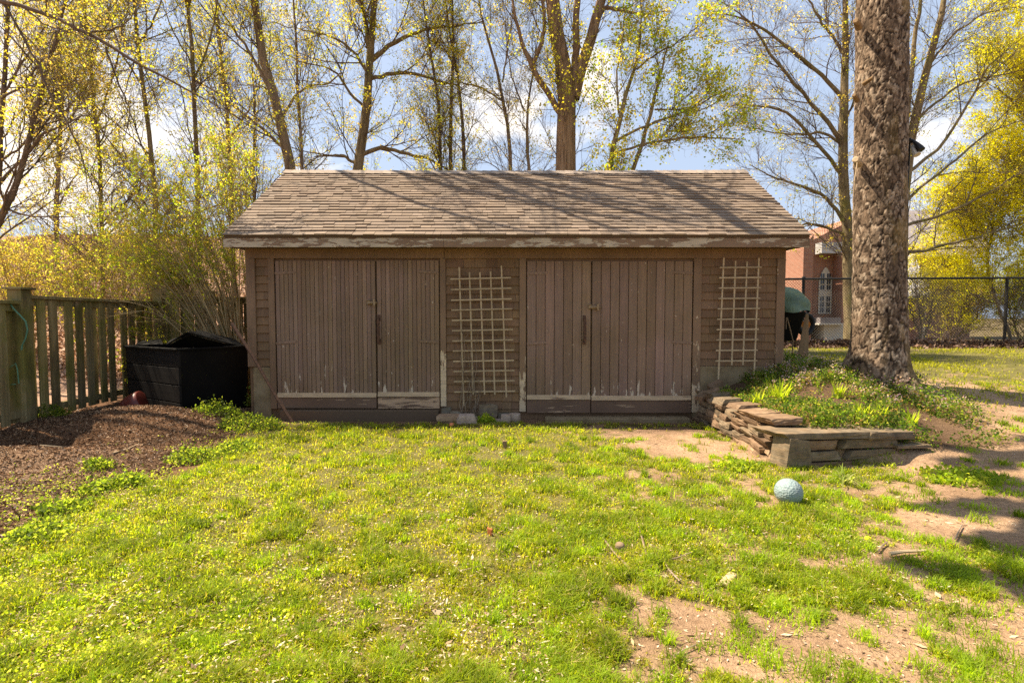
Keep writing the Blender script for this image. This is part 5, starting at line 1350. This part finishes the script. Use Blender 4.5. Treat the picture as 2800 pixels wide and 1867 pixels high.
# ------------------------------------------------------------------ grass, weeds, litter (uncountable)
rng = np.random.default_rng(99)
def sample_ground(nw, ymin=1.75, ymax=7.2, pw=1.0, xpad=.35):
    """positions in the wedge the photograph shows, denser towards the camera"""
    u = rng.uniform(0, 1, nw); y = (ymin ** (1 - pw) + u * (ymax ** (1 - pw) - ymin ** (1 - pw))) ** (1 / (1 - pw)) if pw != 1 else ymin * (ymax / ymin) ** u
    x = rng.uniform(-1, 1, nw) * (y * 1.02 + xpad)
    return x, y
def blades(x, y, L, wd, lean, cols, name, mat, z=None, curl=.5):
    N = len(x); z = height(x, y) if z is None else z
    an = rng.uniform(0, 2 * np.pi, N); dx, dy = np.cos(an), np.sin(an)
    sx_, sy_ = -dy * wd * .5, dx * wd * .5
    ln = lean * L
    b = np.stack([x, y, z - .004], -1); side = np.stack([sx_, sy_, 0 * sx_], -1)
    m_ = b + np.stack([dx * ln * .32, dy * ln * .32, L * .58], -1)
    tp = b + np.stack([dx * ln, dy * ln, L * (1 - curl * lean * .6)], -1)
    V = np.stack([b - side, b + side, m_ - side * .8, m_ + side * .8, tp], 1).reshape(-1, 3)
    i0 = (np.arange(N) * 5)[:, None]
    F = np.concatenate([i0 + np.array([[0, 1, 3]]), i0 + np.array([[0, 3, 2]]), i0 + np.array([[2, 3, 4]])])
    c = np.repeat(cols, 5, 0)
    return V, F, c
grass_m = mat_leaf("grass_blade", .6, 1.0, (1.7, 1.6, .55))
NB = 620000
x, y = sample_ground(NB, 1.8, 7.25, 1.35)
cv = grass_cover(x, y)
tuft = fbm(x * 3.1, y * 3.1, 123, 3)
tuft = .36 * tuft + .64 * fbm(x * 9, y * 9, 133, 3); tuft = .5 + (tuft - .5) * 1.35
keep = rng.uniform(0, 1, NB) < cv ** 1.2 * (0.12 + 1.6 * np.clip(tuft - .30, 0, 1))
x, y, tuft, cv = x[keep], y[keep], tuft[keep], cv[keep]
hl = (.020 + .036 * ss(.42, .72, tuft)) * rng.uniform(.55, 1.35, len(x)) * (.7 + .5 * cv)
wd = .0026 + .0009 * y * rng.uniform(.7, 1.2, len(x))
hue = rng.uniform(0, 1, (len(x), 1)); dk = ss(.45, .75, tuft)[:, None]
gc = np.array([.42, .42, .035]) * (1 - hue) + np.array([.20, .27, .02]) * hue
gc = gc * (1 - .7 * dk) + np.array([.15, .25, .018]) * .7 * dk
dry = (rng.uniform(0, 1, (len(x), 1)) < .07); gc = np.where(dry, np.array([.40, .33, .15]), gc)
gc = gc * rng.uniform(.6, 1.5, (len(x), 1)) * np.array([1.10, 1.03, 1.0])
V1, F1, C1 = blades(x, y, hl, wd, rng.uniform(.2, 1.3, len(x)), gc, "", None)
# tussocks: fans of longer blades on the worn right-hand side
tx, ty = sample_ground(1700, 1.85, 6.5, 1.2); gcv = grass_cover(tx, ty); kp = ((gcv > .12) | (rng.uniform(0, 1, 1700) < .5)) & (ty < 6.2) & (mulch_mask(tx, ty) < .3) & (bed_mask(tx, ty) < .2) & ((tx > .2) & (rng.uniform(0, 1, 1700) < .75) | (rng.uniform(0, 1, 1700) < .30)); tx, ty = tx[kp], ty[kp]
nb = 70; n_t = len(tx)
rad = rng.uniform(.018, .055, n_t)
x = np.repeat(tx, nb) + rng.normal(0, 1, n_t * nb) * np.repeat(rad, nb); y = np.repeat(ty, nb) + rng.normal(0, 1, n_t * nb) * np.repeat(rad, nb)
Lb = np.repeat(rng.uniform(.040, .080, n_t), nb) * rng.uniform(.6, 1.2, n_t * nb)
gc2 = np.repeat(np.array([.21, .30, .022]) * rng.uniform(.7, 1.4, (n_t, 1)), nb, 0) * rng.uniform(.8, 1.3, (n_t * nb, 1))
V2, F2, C2 = blades(x, y, Lb, .0026 + .0008 * y, rng.uniform(.3, 1.2, len(x)), gc2, "", None)
# grass of the upper right yard and of the strip along the shed
NR = 60000
x = rng.uniform(3.6, 14, NR); y = rng.uniform(6.0, 13.6, NR)
x = np.where(x < y * 1.05 + .4, x, 4 + (x % 4)); cvr = .42 * ss(.50, .68, .6 * fbm(x * .8, y * .8, 5, 4) + .4 * fbm(x * 3, y * 3, 55, 3) + .12 * ss(8, 10, y) * ss(12, 10.8, y)) * (1 - bed_mask(x, y))
kp = rng.uniform(0, 1, NR) < cvr + .05; x, y = x[kp], y[kp]
gc3 = np.array([.30, .31, .035]) * rng.uniform(.5, 1.3, (len(x), 1))
V3, F3, C3 = blades(x, y, rng.uniform(.03, .07, len(x)), .006 + .0008 * y, rng.uniform(.3, 1.2, len(x)), gc3, "", None)
xs = rng.uniform(6.4, 16, 26000); ys_ = rng.uniform(12.75, 15.5, 26000)
V4, F4, C4 = blades(xs, ys_, rng.uniform(.05, .16, 26000), .012 + 0 * xs, rng.uniform(.3, 1., 26000), np.array([.30, .36, .03]) * rng.uniform(.6, 1.3, (26000, 1)), "", None)
o = 0; VV = []; FF = []; CC = []
for (v_, f_, c_) in ((V1, F1, C1), (V2, F2, C2), (V3, F3, C3), (V4, F4, C4)):
    VV.append(v_); FF.append(f_ + o); CC.append(c_); o += len(v_)
go = link("grass", np_mesh("grass", np.concatenate(VV), np.concatenate(FF), np.concatenate(CC)), grass_m)
tag(go, "short patchy yellow-green spring grass on the yard", "grass", kind='stuff')
# broad-leaved clover and weeds in the turf
NW = 52000
NW = len(sample_ground(10)[0]) and 52000; x, y = sample_ground(NW, 1.8, 7.2, 1.3); wn = fbm(x * 1.4 + 9, y * 1.4, 211, 4)
kp = (rng.uniform(0, 1, NW) < ss(.36, .62, wn) * ss(.05, .4, grass_cover(x, y) + .35 * mulch_mask(x, y) * ss(-5.2, -3.3, x)))
x, y = x[kp], y[kp]
C = np.stack([x, y, height(x, y) + rng.uniform(.004, .03, len(x))], -1)
Vw, Fw, Cw = leaves(C, (.009, .020), 3, rng, [(.26, .34, .035), (.34, .40, .06), (.20, .28, .03), (.40, .42, .11)], .7)
wo_ = link("weeds", np_mesh("weeds", Vw, Fw, Cw), leaf_m); tag(wo_, "small broad leaves of clover and weeds among the turf", "weeds", kind='stuff')
# dry leaf bits, bark and straw
litter_m = mat_leaf("dry_litter", .15, 1.0, (1., .9, .7))
NL = 95000
x, y = sample_ground(NL, 1.8, 7.4, 1.25); lp = .50 - .28 * (1 - grass_cover(x, y)); kp = rng.uniform(0, 1, NL) < lp; x, y = x[kp], y[kp]
mu = mulch_mask(x, y)
C = np.stack([x, y, height(x, y) + .004 + rng.uniform(0.004, .034, len(x)) * grass_cover(x, y)], -1)
d_ = rng.normal(size=(len(x), 3)); d_[:, 2] *= .22; d_ /= np.linalg.norm(d_, axis=1, keepdims=True)
s_ = np.cross(d_, np.array([0, 0, 1.]) + rng.normal(0, .35, (len(x), 3))); s_ /= np.linalg.norm(s_, axis=1, keepdims=True)
ln_ = rng.uniform(.006, .026, len(x)) * np.where(rng.uniform(0, 1, len(x)) < .035, 2.4, 1); wl = ln_ * rng.uniform(.10, .5, len(x))
V = np.stack([C - d_ * ln_[:, None] / 2, C + s_ * wl[:, None] / 2, C + d_ * ln_[:, None] / 2, C - s_ * wl[:, None] / 2], 1).reshape(-1, 3)
pal = np.array([(.50, .40, .26), (.38, .26, .14), (.58, .48, .34), (.26, .16, .09), (.15, .09, .05)]); palm = np.array([(.24, .13, .07), (.34, .20, .11), (.12, .065, .035), (.40, .27, .16), (.08, .045, .03)])
ci = rng.integers(0, 5, len(x)); lc = np.where((rng.uniform(0, 1, len(x)) < mu)[:, None], palm[ci], pal[ci]) * rng.uniform(.7, 1.2, (len(x), 1))
lo_ = link("leaf_litter", np_mesh("leaf_litter", V, np.arange(len(x) * 4).reshape(-1, 4), np.repeat(lc, 4, 0)), litter_m); tag(lo_, "dry leaf scraps and straw scattered over turf and soil", "litter", kind='stuff')
# wood-chip mulch, thick on the mound
NM = 60000
x = rng.uniform(-7.2, -3.2, NM); y = rng.uniform(3.0, 8.0, NM); kp = (rng.uniform(0, 1, NM) < mulch_mask(x, y)); x, y = x[kp], y[kp]
C = np.stack([x, y, height(x, y) + .008], -1); d_ = rng.normal(size=(len(x), 3)); d_[:, 2] *= .5; d_ /= np.linalg.norm(d_, axis=1, keepdims=True)
s_ = np.cross(d_, rng.normal(size=(len(x), 3))); s_ /= np.linalg.norm(s_, axis=1, keepdims=True); ln_ = rng.uniform(.008, .03, len(x)) * np.where(rng.uniform(0, 1, len(x)) < .06, 3, 1); wl = rng.uniform(.002, .006, len(x))
V = np.stack([C - d_ * ln_[:, None] / 2 - s_ * wl[:, None], C - d_ * ln_[:, None] / 2 + s_ * wl[:, None], C + d_ * ln_[:, None] / 2 + s_ * wl[:, None], C + d_ * ln_[:, None] / 2 - s_ * wl[:, None]], 1).reshape(-1, 3)
lc = palm[rng.integers(0, 5, len(x))] * rng.uniform(.3, 1.3, (len(x), 1))
mo_ = link("mulch_chips", np_mesh("mulch_chips", V, np.arange(len(x) * 4).reshape(-1, 4), np.repeat(lc, 4, 0)), litter_m); tag(mo_, "brown wood-chip mulch heaped before the compost bin", "mulch", kind='stuff')
# drift of dead leaves along the chain-link fence and over the bank
NL = 14000
x = rng.uniform(6.3, 16, NL); y = 12.55 + rng.normal(0, .16, NL)
x2 = rng.uniform(-20, -4.5, 60000); y2 = rng.uniform(10.2, 22, 60000)
x = np.r_[x, x2]; y = np.r_[y, y2]; C = np.stack([x, y, height(x, y) + np.where(x > 0, rng.uniform(0, .16, len(x)) * np.exp(-((y - 12.6) / .2) ** 2), .03)], -1)
Vl, Fl, Cl = leaves(C, (.05, .10), 1, rng, [(.40, .25, .17), (.30, .17, .10), (.50, .34, .24), (.22, .11, .06)], .3)
dark = (C[:, 0] > 0); Cl[np.repeat(dark, 4)] *= .42
dl = link("dead_leaves", np_mesh("dead_leaves", Vl, Fl, Cl), litter_m); tag(dl, "brown dead leaves drifted along the wire fence and over the bank", "leaves", kind='stuff')

# ------------------------------------------------------------------ bed planting under the pine
NG = 15000
x = rng.uniform(2.72, 5.6, NG); y = rng.uniform(4.95, 8.3, NG); dn = fbm(x * 1.6, y * 1.6, 301, 3)
kp = rng.uniform(0, 1, NG) < bed_mask(x, y) * ss(.42, .66, dn + .14 * ss(5.3, 6.2, y)) * ss(2.78, 3.1, x + .15 * (dn - .5)); x, y, dn = x[kp], y[kp], dn[kp]
hh = rng.uniform(.01, .13, len(x)) * (.35 + ss(.35, .65, dn))
C = np.stack([x, y, height(x, y) + hh], -1)
Vg, Fg, Cg = leaves(C, (.016, .034), 7, rng, [(.11, .19, .03), (.15, .23, .03), (.22, .28, .045), (.065, .12, .025), (.27, .28, .08), (.085, .15, .03), (.26, .17, .09)], 1.0)
gc_ = link("ground_cover", np_mesh("ground_cover", Vg, Fg, Cg), leaf_m); tag(gc_, "leafy ground cover carpeting the bed around the pine", "ground cover", kind='stuff')
fm = rng.uniform(0, 1, len(x)) < .14 * ss(5.5, 6.2, y) * ss(3.2, 3.8, x)
Cf = C[fm] + np.array([0, 0, .05]); 
Vf, Ff, Cfl = leaves(Cf, (.014, .028), 7, rng, [(.50, .36, .42), (.58, .46, .48), (.42, .27, .38)], 1.0)
fo = link("pink_blossom", np_mesh("pink_blossom", Vf, Ff, Cfl), leaf_m); tag(fo, "tiny pale pink flowers over the ground cover at the pine's foot", "flowers", kind='stuff')

# leafy plants and strap-leaved clumps, one object each
def strap_clump(label, px, py, d, n_, L, wd, group, cols, arch=.9, seed=0):
    p = W(px, py, d); z0 = hz(p.x, p.y); r = np.random.default_rng(seed); k = 7
    V = []; F = []; Cc = []
    for i in range(n_):
        a = r.uniform(0, 6.28); l = L * r.uniform(.6, 1.1); ar = arch * r.uniform(.4, 1.2); b = Vector((p.x + r.normal(0, .03), p.y + r.normal(0, .025), z0 - .01))
        c_ = np.array(cols[i % len(cols)]) * r.uniform(.8, 1.2)
        for j in range(k):
            s = j / (k - 1); th_ = s * ar * 1.6
            pos = b + Vector((math.cos(a) * l * (s * .15 + ar * .5 * s * s), math.sin(a) * l * (s * .15 + ar * .5 * s * s), l * (s - .62 * ar * s * s)))
            w_ = wd * (1 - s ** 3) * .5 + .0004; sd_ = Vector((-math.sin(a), math.cos(a), 0)) * w_
            V += [tuple(pos - sd_), tuple(pos + sd_)]; Cc += [c_, c_]
            if j: q_ = len(V); F.append((q_ - 4, q_ - 3, q_ - 1, q_ - 2))
    o = link("strap_plant", np_mesh("strap_plant", np.array(V), np.array(F), np.array(Cc)), leaf_m); tag(o, label, "plant", group)
SP = "strap-leaved plants in and by the bed"
lg = [(.36, .44, .04), (.48, .52, .08), (.28, .38, .035)]
for k, (a, b, d, n_, L, w_, lab) in enumerate((
    (2075, 1110, 6.1, 34, .24, .013, "low strap-leaved clump left of the tall one, behind the wall"), (2130, 1115, 6.0, 46, .34, .014, "tallest upright strap-leaved clump behind the wall's bend"),
    (2345, 1195, 5.3, 42, .24, .012, "grassy clump directly behind the big grey cap slab"), (2400, 1195, 5.3, 36, .22, .012, "grassy clump behind the slab at the wall's right end"),
    (2290, 1120, 6.0, 26, .20, .012, "small strap-leaved clump in the middle of the bed"), (2490, 1180, 5.5, 20, .18, .011, "thin strap-leaved clump at the bed's right edge"))):
    strap_clump(lab, a, b, d, int(n_ * 1.2), L * 1.25, w_ * 1.5, SP, lg, .42, 400 + k)
strap_clump("pale arching lily clump on bare soil right of the blue ball", 2310, 1322, 4.35, 24, .27, .012, SP, [(.36, .38, .16), (.30, .34, .11), (.22, .28, .06)], 1.25, 420)
strap_clump("dark leafy tuft on the soil at the end of the stone wall", 2440, 1275, 4.75, 14, .12, .010, SP, lg, .9, 421)
def leafy_clump(label, px, py, d, r_, h_, n_, cols, size, seed, name="weed_clump", group="leafy weeds along the lawn's left edge"):
    p = W(px, py, d); r = np.random.default_rng(seed); a = r.uniform(0, 6.28, n_); q_ = np.sqrt(r.uniform(0, 1, n_)) * r_
    x = p.x + np.cos(a) * q_; y = p.y + np.sin(a) * q_ * .8
    C = np.stack([x, y, height(x, y) + r.uniform(.1, 1, n_) * h_ * (1 - .7 * (q_ / r_) ** 2)], -1)
    v_, f_, c_ = leaves(C, size, 6, r, cols, .9)
    o = link(name, np_mesh(name, v_, f_, c_), leaf_m); tag(o, label, "plant", group)
for k, (a, b, d, r_, h_, n_, lab) in enumerate((
    (530, 1255, 5.15, .24, .12, 260, "large bright weed clump where the lawn meets the mulch"), (640, 1230, 5.5, .26, .09, 240, "spreading weed clump in the grass below the leaning pole"),
    (265, 1345, 4.2, .16, .08, 130, "blue-green weed clump between mulch and lawn"), (350, 1325, 4.4, .18, .09, 150, "yellowish weed clump right of the blue-green one"),
    (175, 1405, 3.75, .16, .10, 170, "rounded fresh weed clump at the left of the lawn"), (110, 1480, 3.3, .18, .08, 150, "weed clump lowest down the lawn's left edge"),
    (270, 1290, 4.75, .16, .08, 110, "solitary weed clump out on the mulch"), (690, 1150, 6.6, .40, .16, 330, "shady weed patch at the shed's left corner"), (600, 1110, 7.0, .32, .20, 260, "dark green plants in front of the black compost bin"), (130, 1130, 6.9, .3, .16, 200, "shaded weeds growing along the board fence foot"), (700, 1060, 8.0, .16, .5, 130, "straggly plant between the compost bin and shed corner"))):
    leafy_clump(lab, a, b, d, r_ * (.75 if k in (2, 6) else 1), h_, int(n_ * .8), [(.15, .22, .03), (.21, .28, .04), (.28, .32, .06), (.11, .17, .03)], (.016, .036), 430 + k)
leafy_clump("green plant growing between the stones under the trellis", 1330, 1150, 7.0, .11, .10, 120, GR, (.02, .04), 450, "trellis_plant", None)
leafy_clump("sprawling leafy weed on the soil left of the stone wall's corner", 2010, 1290, 4.85, .22, .07, 150, GR, (.02, .04), 451, "weed_clump", None)
leafy_clump("dark weed patch on the shaded soil right of the stone wall", 2620, 1330, 4.4, .30, .07, 200, GR, (.02, .04), 452, "weed_clump", None)
# bare vine stems climbing the left trellis
r = np.random.default_rng(77); P = []
for i in range(9):
    x = WX(1262 + r.uniform(-6, 40)); pl = []; zt0 = .05; xx = x
    hv = r.uniform(.5, 1.35)
    for j in range(10):
        pl.append((xx, D - .07 + r.normal(0, .012), zt0 + hv * j / 9)); xx += r.normal(0, .028)
    P.append(pl)
P = np.array(P); Rd = np.full(P.shape[:2], .005) * np.linspace(1, .5, 10)
B, Rb = spawn(P, Rd, 6, (.08, .25), 5, r, (25, 70), .1, .05, 1, .3, .002, .6)
va, fa = tubes(P, Rd, 5); vb, fb = tubes(B, Rb, 3)
vn = link("vine", np_mesh("vine", np.concatenate([va, vb]), np.concatenate([fa, fb + len(va)]), None, True), bark_grey); tag(vn, "leafless brown vine climbing the trellis between the doors", "vine")

# ------------------------------------------------------------------ small things on the lawn
def stick(name, label, pts, r_, mat, cat, group=None):
    m = MB()
    for pl in pts:
        Q = []
        for (a, b) in pl:
            d = EYE * 1400 / (b - 867.); p = W(a, b, d); p.z = hz(p.x, p.y) + r_ + .012; Q.append(p)
        m.tube(Q, [r_ * (1 - .5 * i / len(Q)) for i in range(len(Q))], 6)
    o = m.build(name, mat); tag(o, label, cat, group)
FS = "fallen sticks on the lawn"
stick("fallen_branch", "forked dead branch lying on the worn lawn", [[(1737, 1430), (1752, 1480), (1768, 1545), (1790, 1563), (1820, 1560)], [(1700, 1555), (1730, 1588), (1750, 1592), (1775, 1575), (1800, 1562), (1850, 1550), (1898, 1532)], [(1818, 1562), (1830, 1585), (1858, 1618)], [(1640, 1480), (1680, 1535), (1720, 1580)]], .007, bark_grey, "branch", FS)
stick("fallen_stick", "smooth pale stick on the grass at the far right", [[(2432, 1534), (2470, 1530), (2532, 1528)]], .012, lath_m, "stick", FS)
stick("fallen_stick", "thin straw-coloured stick in the middle of the lawn", [[(1215, 1583), (1270, 1578), (1320, 1568)]], .004, lath_m, "stick", FS)
stick("fallen_stick", "crooked brown stick on the soil beneath the pine's shade", [[(2610, 1490), (2622, 1465), (2630, 1450)], [(2400, 1525), (2412, 1510), (2425, 1500)]], .006, bark_grey, "stick", FS)
stick("fallen_stick", "pale curved stick on the mulch by the compost bin", [[(110, 1252), (170, 1245), (220, 1232), (260, 1228)]], .008, lath_m, "stick", FS)
stick("fallen_stick", "long thin stick crossing the mulch below the compost bin", [[(310, 1260), (350, 1240), (380, 1222)], [(540, 1110), (580, 1125), (615, 1142)]], .008, lath_m, "stick", FS)
stick("fallen_stick", "thin twig near the bottom edge on bare soil", [[(1840, 1835), (1870, 1815), (1905, 1800)]], .004, bark_grey, "stick", FS)
def small(name, label, cat, px, py, size, mat, seed, jag=.1, rd=.6, lift=0):
    d = EYE * 1400 / (py - 867.); p = W(px, py, d); o = rock(name, mat, (p.x, p.y, hz(p.x, p.y) + lift), size, seed, None, rot=seed, jag=jag, round_=rd, smooth=True); tag(o, label, cat); return o
n = NT("faded_orange"); orange_m = n.finish((.62, .20, .09), .6)
n = NT("dandelion_yellow"); dand_m = n.finish((.75, .55, .02), .7)
n = NT("russet_leaf"); rus_m = n.finish((.30, .095, .03), .7)
small("orange_scrap", "tiny orange-pink scrap on the shaded grass before the stones", "scrap", 1235, 1168, (.055, .05, .045), orange_m, 501)
small("russet_leaf", "curled russet leaf standing in the middle of the lawn", "leaf", 1340, 1478, (.045, .012, .05), rus_m, 502, .45, .2)
small("dandelion", "single yellow dandelion head on the right of the lawn", "flower", 2373, 1495, (.035, .035, .022), dand_m, 503, .08, .8, .02)
small("pebble", "round brown pebble beside the fallen forked branch", "stone", 1695, 1518, (.05, .05, .045), slate_m, 504, .06, .9)
small("wood_scrap", "pale splintered wood scrap on the lawn below the forked branch", "wood scrap", 1993, 1612, (.05, .14, .03), lath_m, 505, .3, .1)
m = MB(); a = W(1381, 1232, 1.45 * 1400 / 362); a.z = hz(a.x, a.y); m.box((a.x - .022, a.y - .02, a.z - .05), (a.x + .02, a.y + .02, a.z + .085)); m.box((a.x - .03, a.y - .022, a.z + .045), (a.x - .0225, a.y + .01, a.z + .08)); o = m.build("wooden_stake", plank_m, None, bevel=.006); tag(o, "short brown wooden stake stub in the lawn before the trellis", "stake")
# green twine on the fence post
m = MB(); zf = lambda a, b: W(a * 350 / 1220, 750 + b * 350 / 1220, 6.45)
m.tube([zf(90, 270), zf(130, 330), zf(200, 400), zf(245, 450), zf(262, 530), zf(245, 610), zf(210, 680), zf(205, 720)], .009, 6); m.tube([zf(180, 1040), zf(165, 900), zf(150, 850), zf(90, 890), zf(40, 960), zf(35, 1030), zf(80, 1055), zf(150, 1045)], .006, 6)
n = NT("teal_twine"); twine_m = n.finish((.09, .22, .14), .7)
o = m.build("garden_twine", twine_m); tag(o, "loop of green garden twine hanging on the mossy fence post", "twine")
